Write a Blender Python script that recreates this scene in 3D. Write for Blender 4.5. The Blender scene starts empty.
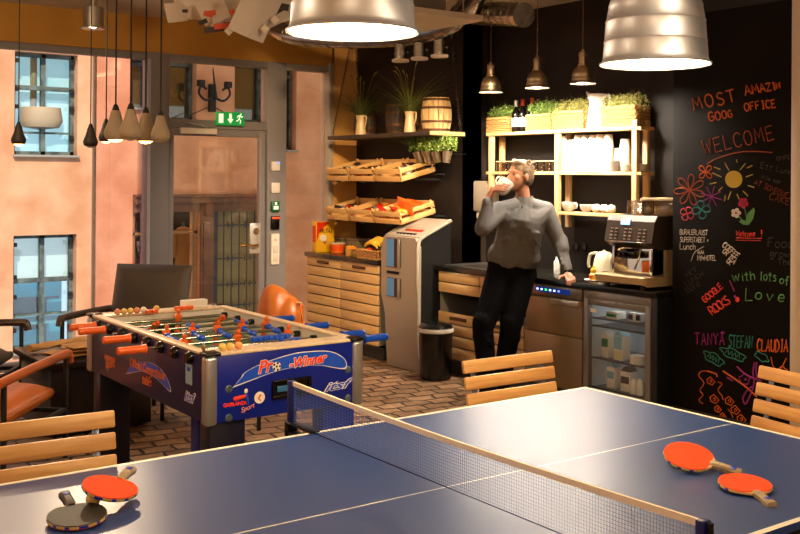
import bpy, bmesh, math, random
from mathutils import Vector, Matrix, Euler, Quaternion
random.seed(7)
PI = math.pi
scn = bpy.context.scene
COL = scn.collection

# ---------------------------------------------------------------- camera, world, sun, exposure
F_PX = 1014.36
CAM = Vector((-1.8463, -2.3205, 1.6697))
CR = Vector((0.81122756, -0.58469218, 0.00669993))
CU = Vector((-0.00689707, 0.00188931, 0.99997443))
CF = Vector((0.58468989, 0.81125303, 0.0025))
cd = bpy.data.cameras.new('camera'); cam = bpy.data.objects.new('camera', cd); COL.objects.link(cam)
cd.sensor_width = 36; cd.lens = F_PX * 36 / 800; cd.shift_y = -(267 - 172.3) / 800
cd.clip_start = 0.05; cd.clip_end = 200
cam.matrix_world = Matrix(((CR.x, CU.x, -CF.x, CAM.x), (CR.y, CU.y, -CF.y, CAM.y), (CR.z, CU.z, -CF.z, CAM.z), (0, 0, 0, 1)))
scn.camera = cam
scn.view_settings.view_transform = 'Standard'; scn.view_settings.look = 'None'
scn.view_settings.gamma = 1; scn.view_settings.use_curve_mapping = False
scn.view_settings.exposure = 0.62
wd = bpy.data.worlds.new('world'); scn.world = wd; wd.use_nodes = True
bg = wd.node_tree.nodes['Background']; bg.inputs[0].default_value = (0.62, 0.72, 0.85, 1); bg.inputs[1].default_value = 1.15
try:
    scn.cycles.max_bounces = 8; scn.cycles.sample_clamp_indirect = 6; scn.cycles.use_denoising = True
    scn.cycles.caustics_reflective = False; scn.cycles.caustics_refractive = False
except Exception: pass

def lamp(name, kind, loc, energy, color=(1, .72, .42), size=.1, rot=None, **k):
    l = bpy.data.lights.new(name, kind); l.energy = energy; l.color = color
    o = bpy.data.objects.new(name, l); COL.objects.link(o); o.location = loc
    if kind == 'AREA': l.size = size
    elif kind == 'SUN': l.angle = size
    else: l.shadow_soft_size = size
    for a, b in k.items(): setattr(l, a, b)
    if rot is not None: o.rotation_euler = rot
    return o
def aim(o, tgt):
    o.rotation_euler = (Vector(tgt) - o.location).to_track_quat('-Z', 'Y').to_euler()
sun = lamp('sun', 'SUN', (0, -4, 20), 3.9, (1, .83, .66), math.radians(.6)); aim(sun, (7.5, 13, 3.5))
# added unseen fill lights, behind the camera and over the seating corner
FILLS = [(-2.6, -3.0, 2.35), (.9, -2.6, 2.35), (-2.6, 1.8, 2.35), (-.3, 4.3, 2.5)]
for (x, y, z), e in zip(FILLS, (58, 52, 50, 20)):
    lamp('room_fill_light', 'POINT', (x, y, z), e, (1, .72, .44), .16)
o = lamp('track_spot_light', 'SPOT', (2.3, 2.3, 2.70), 190, (1, .70, .38), .04, spot_size=math.radians(44), spot_blend=.5); aim(o, (3.6, 4.75, 1.45))
o = lamp('track_spot_light', 'SPOT', (1.5, 3.2, 2.95), 230, (1, .66, .34), .05, spot_size=math.radians(60), spot_blend=.7); aim(o, (3.6, 6.0, 1.3))
o = lamp('track_spot_light', 'SPOT', (.9, -1.2, 2.95), 90, (1, .74, .46), .06, spot_size=math.radians(55), spot_blend=.8); aim(o, (.4, 2.0, .75))

def at(u, v, **k):
    """a point of the room: along the sight line of (u, v) to the plane x=, y= or z="""
    d = CF + CR * ((u - 400) / F_PX) - CU * ((v - 172.3) / F_PX)
    if 'd' in k: return CAM + d * k['d']
    a = {'x': 0, 'y': 1, 'z': 2}[list(k)[0]]
    t = (list(k.values())[0] - CAM[a]) / d[a]
    return CAM + d * t

# ---------------------------------------------------------------- materials
def lin(c):
    if isinstance(c, str):
        c = tuple(int(c[i:i+2], 16) / 255 for i in (0, 2, 4))
        return tuple(((x + .055) / 1.055) ** 2.4 if x > .04045 else x / 12.92 for x in c) + (1,)
    return tuple(c) + (1,) if len(c) == 3 else tuple(c)
MC = {}
def mat(name, col='808080', rough=.5, metal=0, spec=.5, coat=0, emit=None, es=0, bump=0, bscale=40, col2=None, nscale=6, sss=0, stretch=(1, 1, 1), detail=3, aniso=0):
    if name in MC: return MC[name]
    m = bpy.data.materials.new(name); m.use_nodes = True; nt = m.node_tree; b = nt.nodes['Principled BSDF']
    b.inputs['Base Color'].default_value = lin(col); b.inputs['Roughness'].default_value = rough; b.inputs['Metallic'].default_value = metal
    b.inputs['Specular IOR Level'].default_value = spec; b.inputs['Coat Weight'].default_value = coat; b.inputs['Coat Roughness'].default_value = rough * .8
    if emit: b.inputs['Emission Color'].default_value = lin(emit); b.inputs['Emission Strength'].default_value = es
    if bump or col2:
        tc = nt.nodes.new('ShaderNodeTexCoord'); mp = nt.nodes.new('ShaderNodeMapping'); nt.links.new(tc.outputs['Object'], mp.inputs[0]); mp.inputs['Scale'].default_value = stretch
    if col2:
        n = nt.nodes.new('ShaderNodeTexNoise'); n.inputs['Scale'].default_value = nscale; n.inputs['Detail'].default_value = detail; nt.links.new(mp.outputs[0], n.inputs['Vector'])
        r = nt.nodes.new('ShaderNodeValToRGB'); r.color_ramp.elements[0].position = .36; r.color_ramp.elements[1].position = .64
        r.color_ramp.elements[0].color = lin(col); r.color_ramp.elements[1].color = lin(col2)
        nt.links.new(n.outputs[0], r.inputs[0]); nt.links.new(r.outputs[0], b.inputs['Base Color'])
    if bump:
        n2 = nt.nodes.new('ShaderNodeTexNoise'); n2.inputs['Scale'].default_value = bscale; nt.links.new(mp.outputs[0], n2.inputs['Vector'])
        bp = nt.nodes.new('ShaderNodeBump'); bp.inputs['Strength'].default_value = bump; bp.inputs['Distance'].default_value = .01
        nt.links.new(n2.outputs[0], bp.inputs['Height']); nt.links.new(bp.outputs[0], b.inputs['Normal'])
    MC[name] = m; return m
def wood(name, c1, c2, axis=0, scale=3, rough=.45, coat=.1):
    st = [14, 14, 14]; st[axis] = 1.0
    return mat(name, c1, rough, col2=c2, nscale=scale, stretch=tuple(st), detail=6, coat=coat)
def glassm(name, tint=(1, 1, 1), refl=.06, rough=.02):
    if name in MC: return MC[name]
    m = bpy.data.materials.new(name); m.use_nodes = True; nt = m.node_tree
    for n in list(nt.nodes): nt.nodes.remove(n)
    o = nt.nodes.new('ShaderNodeOutputMaterial'); mx = nt.nodes.new('ShaderNodeMixShader'); t = nt.nodes.new('ShaderNodeBsdfTransparent'); g = nt.nodes.new('ShaderNodeBsdfGlossy')
    t.inputs[0].default_value = tint + (1,); g.inputs['Roughness'].default_value = rough
    lw = nt.nodes.new('ShaderNodeLayerWeight'); lw.inputs[0].default_value = .15
    mm = nt.nodes.new('ShaderNodeMath'); mm.operation = 'MULTIPLY_ADD'; mm.inputs[1].default_value = .7; mm.inputs[2].default_value = refl
    nt.links.new(lw.outputs['Fresnel'], mm.inputs[0]); nt.links.new(mm.outputs[0], mx.inputs[0]); nt.links.new(t.outputs[0], mx.inputs[1]); nt.links.new(g.outputs[0], mx.inputs[2]); nt.links.new(mx.outputs[0], o.inputs[0])
    MC[name] = m; return m

pine = wood('birch_ply', 'c9a06a', 'd8b27c', 1, 2.5, .5)
pine_x = wood('pine_along_x', 'c99f66', 'dcb984', 0, 3, .5)
pine_z = wood('pine_upright', 'cfa56a', 'e0bd88', 2, 3, .5)
teak_x = wood('oiled_teak', 'b5824a', 'd2a468', 0, 2.6, .4, .25)
black = mat('matt_black', '100e0d', .6)
blackg = mat('gloss_black_plastic', '0a0a0b', .2)
chrome = mat('chrome', 'd8d8d8', .12, 1)
steel = mat('brushed_steel', 'b9b6b0', .3, 1, bump=.05, bscale=200, stretch=(1, 1, .05))
alu = mat('spun_aluminium', 'dfe6f2', .44, .9)
galv = mat('galvanised_duct', 'a8a49c', .25, 1, bump=.25, bscale=12)
white = mat('white_plastic', 'ece8e0', .4)
ceram = mat('white_ceramic', 'f0ece4', .2, coat=.4)
orange = mat('orange_plastic', 'f26a22', .35)
blue = mat('blue_plastic', '0f4fd0', .35)
frame_grey = mat('grey_painted_frame', '858488', .45)
glass_clear = glassm('window_glass', (.93, .95, .96), .035)
glass_tint = glassm('tinted_door_glass', (.96, .86, .74), .035)
glass_small = glassm('drinking_glass', (.93, .9, .85), .12, .05)

# ---------------------------------------------------------------- object helpers
ROOTS = {}
def tag(o, label=None, cat=None, group=None, kind=None):
    if label: o['label'] = label
    if cat: o['category'] = cat
    if group: o['group'] = group
    if kind: o['kind'] = kind
    return o
def thing(name, label, cat, loc=(0, 0, 0), rz=0, group=None):
    o = bpy.data.objects.new(name, None); COL.objects.link(o); o.empty_display_size = .05
    o.location = loc; o.rotation_euler = (0, 0, rz)
    ROOTS[o.name] = (Matrix.Translation(Vector(loc)) @ Matrix.Rotation(rz, 4, 'Z')).inverted()
    return tag(o, label, cat, group)
def kids(o): return [c for c in bpy.data.objects if c.parent == o]
def copy_tree(o, loc=None, rz=None, label=None, group=None, parent=None, ch=None):
    if ch is None:
        ch = {}
        for c in bpy.data.objects:
            if c.parent: ch.setdefault(c.parent.name, []).append(c)
    c = o.copy(); COL.objects.link(c); c.parent = parent
    if loc is not None: c.location = loc
    if rz is not None: c.rotation_euler = (0, 0, rz)
    if label: c['label'] = label
    if group: c['group'] = group
    for k in ch.get(o.name, []): copy_tree(k, parent=c, ch=ch)
    return c

class MB:
    def __init__(s): s.bm = bmesh.new()
    def _fin(s, vs, mi, M):
        fs = set(f for v in vs for f in v.link_faces)
        for f in fs: f.material_index = mi
        if M is not None:
            for v in vs: v.co = M @ v.co
        return vs
    def box(s, lo, hi, bev=0, mi=0, M=None, seg=2):
        b = bmesh.new()
        x0, y0, z0 = [min(a, c) for a, c in zip(lo, hi)]; x1, y1, z1 = [max(a, c) for a, c in zip(lo, hi)]
        v = [b.verts.new(p) for p in ((x0, y0, z0), (x1, y0, z0), (x1, y1, z0), (x0, y1, z0), (x0, y0, z1), (x1, y0, z1), (x1, y1, z1), (x0, y1, z1))]
        for q in ((0, 3, 2, 1), (4, 5, 6, 7), (0, 1, 5, 4), (1, 2, 6, 5), (2, 3, 7, 6), (3, 0, 4, 7)): b.faces.new([v[i] for i in q])
        if bev: bmesh.ops.bevel(b, geom=list(b.edges), offset=min(bev, .49 * min(x1 - x0, y1 - y0, z1 - z0)), segments=seg, affect='EDGES', profile=.5)
        s.merge(b, mi, M); return s
    def merge(s, b, mi=None, M=None):
        mp = {}
        for v in b.verts: mp[v] = s.bm.verts.new(M @ v.co if M is not None else v.co)
        for f in b.faces:
            try:
                n = s.bm.faces.new([mp[v] for v in f.verts]); n.material_index = mi if mi is not None else f.material_index
            except ValueError: pass
        b.free()
    def rings(s, rings, mi=0, close=True, caps=True):
        vr = [[s.bm.verts.new(p) for p in r] for r in rings]
        n = len(vr[0])
        for a, b in zip(vr, vr[1:]):
            for i in range(n if close else n - 1):
                j = (i + 1) % n
                try: s.bm.faces.new((a[i], a[j], b[j], b[i])).material_index = mi
                except ValueError: pass
        if caps:
            for r in (list(reversed(vr[0])), vr[-1]):
                try: s.bm.faces.new(r).material_index = mi
                except ValueError: pass
        return s
    def tube(s, pts, r, n=10, mi=0, caps=True, flat=1.0):
        pts = [Vector(p) for p in pts]; rs = r if isinstance(r, (list, tuple)) else [r] * len(pts)
        rg = []; up = None
        for i, p in enumerate(pts):
            d = (pts[min(i + 1, len(pts) - 1)] - pts[max(i - 1, 0)]).normalized()
            if up is None: up = d.orthogonal().normalized()
            up = (up - d * up.dot(d)); up = up.normalized() if up.length > 1e-6 else d.orthogonal().normalized()
            w = d.cross(up)
            rg.append([p + (up * math.cos(2 * PI * k / n) * flat + w * math.sin(2 * PI * k / n)) * rs[i] for k in range(n)])
        return s.rings(rg, mi, True, caps)
    def cyl(s, p0, p1, r0, r1=None, n=18, mi=0, caps=True):
        return s.tube([p0, p1], [r0, r0 if r1 is None else r1], n, mi, caps)
    def lathe(s, prof, c=(0, 0, 0), n=24, mi=0, M=None, caps=False):
        c = Vector(c); T = Matrix.Translation(c) @ (M if M is not None else Matrix.Identity(4))
        rg = [[T @ Vector((max(r, 1e-5) * math.cos(2 * PI * k / n), max(r, 1e-5) * math.sin(2 * PI * k / n), z)) for k in range(n)] for r, z in prof]
        return s.rings(rg, mi, True, caps)
    def ball(s, c, r, n=12, mi=0, M=None):
        r = (r, r, r) if not isinstance(r, (tuple, list)) else r
        T = Matrix.Translation(Vector(c)) @ (M if M is not None else Matrix.Identity(4))
        rg = []
        for j in range(n // 2 + 1):
            a = -PI / 2 + PI * j / (n // 2); cc = max(math.cos(a), 1e-4)
            rg.append([T @ Vector((r[0] * cc * math.cos(2 * PI * k / n), r[1] * cc * math.sin(2 * PI * k / n), r[2] * math.sin(a))) for k in range(n)])
        return s.rings(rg, mi, True, True)
    def capsule(s, p0, p1, r0, r1, n=14, mi=0):
        p0 = Vector(p0); p1 = Vector(p1); d = (p1 - p0); L = d.length; d = d / L if L > 1e-6 else Vector((0, 0, 1))
        pts = []; rs = []
        for k in range(5):
            a = PI / 2 * (1 - k / 4); pts.append(p0 - d * r0 * math.sin(a)); rs.append(max(r0 * math.cos(a), 1e-4))
        for k in range(5):
            a = PI / 2 * k / 4; pts.append(p1 + d * r1 * math.sin(a)); rs.append(max(r1 * math.cos(a), 1e-4))
        return s.tube(pts, rs, n, mi)
    def prism(s, pts, ext, mi=0):
        pts = [Vector(p) for p in pts]; e = Vector(ext)
        return s.rings([pts, [p + e for p in pts]], mi)
    def poly(s, pts, mi=0):
        f = s.bm.faces.new([s.bm.verts.new(p) for p in pts]); f.material_index = mi; return s
    def build(s, name, mats, parent=None, local=False, smooth=35, label=None):
        bm = s.bm
        if not isinstance(mats, (list, tuple)): mats = [mats]
        bmesh.ops.recalc_face_normals(bm, faces=list(bm.faces))
        off = None
        if parent is not None:
            r = parent
            while r.parent is not None: r = r.parent
            if not local and r.name in ROOTS: bm.transform(ROOTS[r.name])
        elif not local:
            xs = [v.co for v in bm.verts]
            off = Vector(((min(v.x for v in xs) + max(v.x for v in xs)) / 2, (min(v.y for v in xs) + max(v.y for v in xs)) / 2, min(v.z for v in xs)))
            bm.transform(Matrix.Translation(-off))
        me = bpy.data.meshes.new(name); bm.to_mesh(me); bm.free()
        for m in mats: me.materials.append(m)
        if smooth:
            me.shade_smooth()
            try: me.set_sharp_from_angle(angle=math.radians(smooth))
            except Exception: pass
        o = bpy.data.objects.new(name, me); COL.objects.link(o)
        if off is not None:
            o.location = off; ROOTS[o.name] = Matrix.Translation(-off)
        o.parent = parent
        if label: o['label'] = label
        return o
def bx(lo, hi, bev=0, mi=0): return MB().box(lo, hi, bev, mi)
def struct(name, mb, m, parent=None, smooth=35):
    o = mb.build(name, m, parent, smooth=smooth)
    if parent is None: o['kind'] = 'structure'
    return o
def text(body, name, m, parent, size, M, ext=.0006, shear=0, sx=1, align='CENTER', bevel=0, offset=0):
    c = bpy.data.curves.new(name, 'FONT'); c.body = body; c.size = size; c.extrude = ext; c.shear = shear; c.align_x = align; c.align_y = 'CENTER'; c.offset = offset
    c.materials.append(m); tmp = bpy.data.objects.new(name, c); COL.objects.link(tmp)
    me = bpy.data.meshes.new_from_object(tmp); bpy.data.objects.remove(tmp)
    if not me.materials: me.materials.append(m)
    o = bpy.data.objects.new(name, me); COL.objects.link(o)
    r = parent
    while r.parent is not None: r = r.parent
    o.parent = parent; o.matrix_local = ROOTS[r.name] @ M @ Matrix.Diagonal((sx, 1, 1, 1))
    return o
def facing(loc, normal, up=(0, 0, 1), roll=0):
    """matrix whose +z is the normal, +y as near to up as it can be"""
    z = Vector(normal).normalized(); x = Vector(up).cross(z).normalized(); y = z.cross(x)
    M = Matrix(((x.x, y.x, z.x, loc[0]), (x.y, y.y, z.y, loc[1]), (x.z, y.z, z.z, loc[2]), (0, 0, 0, 1)))
    return M @ Matrix.Rotation(roll, 4, 'Z')
def strokes(name, lines, m, parent, r=.003):
    c = bpy.data.curves.new(name, 'CURVE'); c.dimensions = '3D'; c.bevel_depth = r; c.bevel_resolution = 0; c.fill_mode = 'FULL'
    rt = parent
    while rt.parent is not None: rt = rt.parent
    X = ROOTS[rt.name]
    for ln in lines:
        sp = c.splines.new('POLY'); sp.points.add(len(ln) - 1)
        for q, p in zip(sp.points, ln):
            w = X @ Vector(p); q.co = (w.x, w.y, w.z, 1)
    c.materials.append(m); tmp = bpy.data.objects.new(name, c); COL.objects.link(tmp)
    me = bpy.data.meshes.new_from_object(tmp); bpy.data.objects.remove(tmp)
    if not me.materials: me.materials.append(m)
    o = bpy.data.objects.new(name, me); COL.objects.link(o); o.parent = parent
    return o
def catmull(pts, k=6):
    pts = [Vector(p) for p in pts]; out = []
    P = [pts[0]] + pts + [pts[-1]]
    for i in range(1, len(P) - 2):
        for j in range(k):
            t = j / k
            out.append(.5 * ((2 * P[i]) + (P[i+1] - P[i-1]) * t + (2*P[i-1] - 5*P[i] + 4*P[i+1] - P[i+2]) * t*t + (-P[i-1] + 3*P[i] - 3*P[i+1] + P[i+2]) * t**3))
    out.append(pts[-1]); return out

# ================================================================= STRUCTURE
NY = 6.42; CZ = 3.08
def plaster(name, c1, c2, bump=.3, bs=14, ns=1.3, rough=.9):
    return mat(name, c1, rough, col2=c2, nscale=ns, bump=bump, bscale=bs, detail=8, spec=.2)
def paver_mat():
    m = bpy.data.materials.new('brown_pavers'); m.use_nodes = True; nt = m.node_tree; b = nt.nodes['Principled BSDF']
    tc = nt.nodes.new('ShaderNodeTexCoord'); mp = nt.nodes.new('ShaderNodeMapping'); nt.links.new(tc.outputs['Object'], mp.inputs[0]); mp.inputs['Rotation'].default_value = (0, 0, math.radians(8))
    nz = nt.nodes.new('ShaderNodeTexNoise'); nz.inputs['Scale'].default_value = 5; nz.inputs['Detail'].default_value = 2; nt.links.new(mp.outputs[0], nz.inputs['Vector'])
    mx = nt.nodes.new('ShaderNodeVectorMath'); mx.operation = 'MULTIPLY_ADD'; mx.inputs[1].default_value = (.085, .085, 0); nt.links.new(nz.outputs['Color'], mx.inputs[0]); nt.links.new(mp.outputs[0], mx.inputs[2])
    br = nt.nodes.new('ShaderNodeTexBrick'); nt.links.new(mx.outputs[0], br.inputs['Vector'])
    br.inputs['Scale'].default_value = 1; br.inputs['Brick Width'].default_value = .21; br.inputs['Row Height'].default_value = .135; br.inputs['Mortar Size'].default_value = .014; br.inputs['Mortar Smooth'].default_value = .6
    br.inputs['Color1'].default_value = lin('a07c5a'); br.inputs['Color2'].default_value = lin('684c34'); br.inputs['Mortar'].default_value = lin('2c2015'); br.inputs['Bias'].default_value = -.05
    n2 = nt.nodes.new('ShaderNodeTexNoise'); n2.inputs['Scale'].default_value = 22; n2.inputs['Detail'].default_value = 6; nt.links.new(mp.outputs[0], n2.inputs['Vector'])
    mm = nt.nodes.new('ShaderNodeMixRGB'); mm.blend_type = 'OVERLAY'; mm.inputs[0].default_value = .7; nt.links.new(br.outputs['Color'], mm.inputs[1]); nt.links.new(n2.outputs[0], mm.inputs[2]); nt.links.new(mm.outputs[0], b.inputs['Base Color'])
    ad = nt.nodes.new('ShaderNodeMath'); ad.operation = 'MULTIPLY_ADD'; ad.inputs[1].default_value = -1.0; nt.links.new(br.outputs['Fac'], ad.inputs[0])
    n3 = nt.nodes.new('ShaderNodeMath'); n3.operation = 'MULTIPLY'; n3.inputs[1].default_value = .5; nt.links.new(n2.outputs[0], n3.inputs[0]); nt.links.new(n3.outputs[0], ad.inputs[2])
    bp = nt.nodes.new('ShaderNodeBump'); bp.inputs['Strength'].default_value = .9; bp.inputs['Distance'].default_value = .012; nt.links.new(ad.outputs[0], bp.inputs['Height']); nt.links.new(bp.outputs[0], b.inputs['Normal'])
    b.inputs['Roughness'].default_value = .5
    return m
mustard = plaster('mustard_paint', 'c49446', 'b8883c', .05, 30, 2)
yellowp = plaster('warm_yellow_paint', 'e2b06a', 'd8a45c', .05, 30, 2)
dark = mat('near_black_paint', '1b1613', .55, spec=.3)
darkb = mat('black_panel_wall', '17120f', .38, spec=.4)
ceilm = plaster('cream_ceiling_paint', 'd6cbb8', 'cbbfaa', .1, 20, 2)
def holes_wall(mb, x0, x1, z0, z1, y0, y1, holes):
    xs = sorted({x0, x1} | {max(x0, min(x1, h[i])) for h in holes for i in (0, 1)}); zs = sorted({z0, z1} | {max(z0, min(z1, h[i])) for h in holes for i in (2, 3)})
    for a, b in zip(xs, xs[1:]):
        run = None
        for c, d in zip(zs, zs[1:]):
            mx_, mz_ = (a + b) / 2, (c + d) / 2
            solid = not any(h[0] < mx_ < h[1] and h[2] < mz_ < h[3] for h in holes)
            if solid: run = (run[0], d) if run else (c, d)
            if not solid and run: mb.box((a, y0, run[0]), (b, y1, run[1])); run = None
        if run: mb.box((a, y0, run[0]), (b, y1, run[1]))
    return mb
struct('floor', bx((-4.5, -5, -.12), (4.3, NY, 0)), paver_mat())
struct('ceiling', bx((-4.6, -5.1, CZ), (4.3, NY + .15, CZ + .2)), ceilm)
struct('wall_south', bx((-4.6, -5.1, 0), (4.3, -5, CZ)), mustard)
struct('wall_west', bx((-4.6, -5, 0), (-4.5, NY, CZ)), mustard)
struct('wall_north', MB().box((-4.6, NY, 2.76), (3.62, NY + .15, CZ)).box((-4.6, NY, 0), (-3.2, NY + .15, 2.76)), mustard)
struct('wall_niche_side', bx((3.6, NY, 0), (3.9, NY + .15, CZ)), yellowp)
struct('wall_niche_back', bx((3.9, 4.58, 0), (4.02, NY + .15, CZ)), dark)
struct('wall_kitchen', bx((4.08, 2.1, 0), (4.2, 4.7, CZ)), dark)
struct('wall_kitchen_return', bx((3.9, 4.58, 0), (4.08, 4.7, CZ)), mat('lit_near_black_paint', '2a221b', .5))  # coloured lighter than the other black walls for the pendant light on it
struct('wall_east', MB().box((3.64, 1.24, 0), (4.2, 2.1, CZ)).box((3.64, -5, 0), (4.2, 1.16, CZ)), dark)
struct('trim_1', MB().box((3.605, 1.15, 0), (3.66, 1.24, 2.95), .004), mat('pale_door_trim', 'd8c8b4', .5))
struct('trim_2', MB().box((3.61, .2, 0), (3.64, 1.15, 2.95), .004), mat('pale_blue_grey_trim', 'b4bccb', .5))
# unseen block added overhead to shade the right part of the house opposite
struct('sun_shade_block', bx((1.3, 5.9, CZ + .2), (12, NY + .15, 11)), mustard)

# ---- glazing of the north wall
GF = frame_grey
def pane(name, x0, x1, z0, z1, g, parent, y=NY + .07):
    return MB().box((x0, y - .004, z0), (x1, y + .004, z1)).build(name, g, parent, smooth=0)
w1 = struct('window_1', MB().box((-3.2, NY + .03, 2.70), (1.646, NY + .12, 2.76), .004).box((-3.2, NY + .03, 0), (1.646, NY + .12, .07), .004).box((-1.1, NY + .03, .07), (-1.05, NY + .12, 2.7)), GF)
MB().box((1.172, NY + .03, .07), (1.193, NY + .09, 2.70), .003).build('mullion', mat('pale_mullion', 'b8aca4', .4), w1); pane('pane', -3.2, -1.1, .07, 2.7, glass_clear, w1); pane('pane', -1.05, 1.17, .07, 2.7, glass_clear, w1); pane('pane', 1.195, 1.646, .07, 2.7, glassm('pinkish_glass', (.9, .82, .84), .07), w1)
d1 = struct('door_1', MB().box((1.646, NY - .01, 0), (1.85, NY + .13, 2.76), .006).box((2.86, NY - .01, 0), (3.07, NY + .13, 2.76), .006).box((1.85, NY, 2.70), (2.86, NY + .12, 2.76), .004).box((1.85, NY, 2.09), (2.86, NY + .12, 2.17), .004), GF)
MB().box((1.642, NY - .014, 0), (1.672, NY - .008, 2.70), .002).build('edge_strip', mat('pale_blue_strip', 'a9b3c9', .4), d1)
pane('pane', 1.85, 2.86, 2.17, 2.7, glass_tint, d1)
lf = MB().box((1.855, NY + .02, .01), (1.91, NY + .07, 2.085), .004).box((2.79, NY + .02, .01), (2.855, NY + .07, 2.085), .004).box((1.91, NY + .02, 2.02), (2.79, NY + .07, 2.085), .004).box((1.91, NY + .02, .01), (2.79, NY + .07, .2), .004).build('door_leaf', GF, d1)
pane('pane', 1.91, 2.79, .2, 2.02, glass_tint, d1, NY + .045)
MB().box((2.685, NY + .002, .9), (2.80, NY + .02, 1.195), .01).build('lock_plate', mat('satin_white_metal', 'cfcfcb', .35, .4), d1)
hd = MB().cyl((2.742, NY, .985), (2.742, NY - .05, .985), .012).tube([(2.742, NY - .05, .985), (2.70, NY - .055, .985), (2.56, NY - .05, .99)], .011).build('door_handle', mat('brass', 'c99a4b', .25, 1), d1)
MB().cyl((2.742, NY + .004, 1.12), (2.742, NY - .02, 1.12), .03).cyl((2.742, NY - .02, 1.12), (2.742, NY - .024, 1.12), .018).build('lock_cylinder', chrome, d1)
w2 = struct('window_2', MB().box((3.07, NY, 2.70), (3.56, NY + .12, 2.76), .004).box((3.07, NY, 0), (3.56, NY + .12, .07), .004).box((3.555, NY - .02, 0), (3.605, NY + .13, 2.79), .004, 0), mat('pale_grey_frame', 'a9a39b', .4))
pane('pane', 3.07, 3.555, .07, 2.7, glass_tint, w2)
# door closer, exit sign, switches on the door post
t = thing('door_closer', 'white box shaped door closer above the glass door, left of the exit sign', 'door closer', (2.1, NY, 2.06))
MB().box((1.95, NY - .05, 2.035), (2.31, NY - .01, 2.09), .006).build('closer_body', white, t)
MB().tube([(2.25, NY - .03, 2.09), (2.1, NY - .13, 2.11), (2.02, NY - .01, 2.13)], .008, 8).build('closer_arm', steel, t)
ex = thing('exit_sign', 'green emergency exit sign with arrow and running figure over the glass door', 'sign', (2.44, NY - .04, 2.1))
MB().box((2.3, NY - .06, 2.125), (2.585, NY - .02, 2.25), .004).build('sign_box', mat('exit_green', '0a8a3c', .4, emit='0a9a40', es=.35), ex)
wm = mat('exit_white', 'e8f0d8', .5, emit='e8f0d8', es=.5)
m = MB().box((2.318, NY - .063, 2.145), (2.365, NY - .059, 2.232)).prism([(2.425, NY - .063, 2.235), (2.45, NY - .063, 2.235), (2.45, NY - .063, 2.185), (2.47, NY - .063, 2.185), (2.4375, NY - .063, 2.142), (2.405, NY - .063, 2.185), (2.425, NY - .063, 2.185)], (0, .004, 0))
m.ball((2.548, NY - .062, 2.232), (.008, .003, .008), 10)
for a in ([(2.54, 2.222), (2.528, 2.19), (2.545, 2.172), (2.54, 2.145)], [(2.528, 2.19), (2.515, 2.172), (2.498, 2.165)], [(2.54, 2.222), (2.52, 2.218), (2.508, 2.2)], [(2.538, 2.22), (2.555, 2.205), (2.566, 2.212)]):
    m.tube([(x, NY - .061, z) for x, z in a], .0055, 6)
m.build('pictogram', wm, ex)
def plate(name, label, z0, z1, x0=2.895, x1=2.985, m=white, cat='switch', extra=None):
    t = thing(name, label, cat, ((x0 + x1) / 2, NY - .01, z0))
    MB().box((x0, NY - .04, z0), (x1, NY - .012, z1), .006).build('housing', m, t)
    if extra: extra(t)
    return t
plate('wall_sensor', 'small white square sensor with a blue light, topmost on the door post', 1.70, 1.79, extra=lambda t: MB().box((2.965, NY - .043, 1.77), (2.98, NY - .039, 1.785)).build('indicator_light', mat('blue_led', '2a6cff', .4, emit='2a6cff', es=3), t))
plate('light_switch', 'white square rocker switch under the sensor on the door post', 1.485, 1.585, extra=lambda t: MB().box((2.908, NY - .046, 1.5), (2.972, NY - .04, 1.57), .003).build('rocker', white, t))
def gx(t): MB().box((2.915, NY - .044, 1.325), (2.968, NY - .04, 1.36), .002).box((2.93, NY - .044, 1.37), (2.953, NY - .04, 1.395), .002).build('label_plate', wm, t)
plate('door_release', 'green emergency door release box on the grey door post', 1.305, 1.405, m=mat('release_green', '0c6a3a', .4), cat='switch box', extra=gx)
plate('card_reader', 'black card reader with a red light on the door post', 1.13, 1.26, m=blackg, cat='card reader', extra=lambda t: MB().box((2.905, NY - .043, 1.235), (2.975, NY - .039, 1.25)).build('indicator_light', mat('red_led', 'ff4020', .4, emit='ff3010', es=2), t))
def kp(t):
    MB().cyl((2.94, NY - .04, 1.03), (2.94, NY - .047, 1.03), .018).box((2.912, NY - .045, .90), (2.968, NY - .039, .97), .003).box((2.912, NY - .045, .82), (2.968, NY - .039, .89), .003).build('keypad_buttons', mat('off_white_plastic', 'd5d0c5', .5), t)
plate('keypad', 'tall narrow white keypad, lowest device on the grey door post', .79, 1.09, cat='keypad', extra=kp)

# ---- the street and the house opposite (sunlit peach plaster)
FY = 13.0
def fx(u): return at(u, 180, y=FY).x
def fz(u, v): return at(u, v, y=FY).z
peach = plaster('peach_lime_plaster', 'c98e68', 'e2ac86', 1.0, 6, 1.6)
struct('street_ground', bx((-8, NY + .15, -3.2), (14, 13, -3.1)), mat('asphalt', '4a4642', .9))
hs = {}
def hole(key, u0, u1, v0, v1):
    um = (u0 + u1) / 2; hs[key] = (fx(u0), fx(u1), fz(um, v1), fz(um, v0)); return hs[key]
hole('a', 14, 77, 53, 155); hole('b', 14, 77, 235, 350); hole('c', 131, 151, 57, 108); hole('d', 168, 196, 56, 120); hole('e', 234, 265, 57, 122); hole('f', 286, 296, 66, 150)
hole('s1', 133, 149, 210, 272); hole('s2', 158, 199, 209, 300); hole('g', 214, 266, 202, 330)
fac = thing('opposite_house', 'peach plastered house across the street with weathered casement windows', 'building', (3, FY, -3.1))
holes_wall(MB(), -8, 14, -3.1, 6.5, FY, FY + .35, list(hs.values())).build('plaster_wall', peach, fac, smooth=0)
wgrey = mat('weathered_grey_green_wood', '6d7a74', .8, col2='454d4a', nscale=9)
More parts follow.
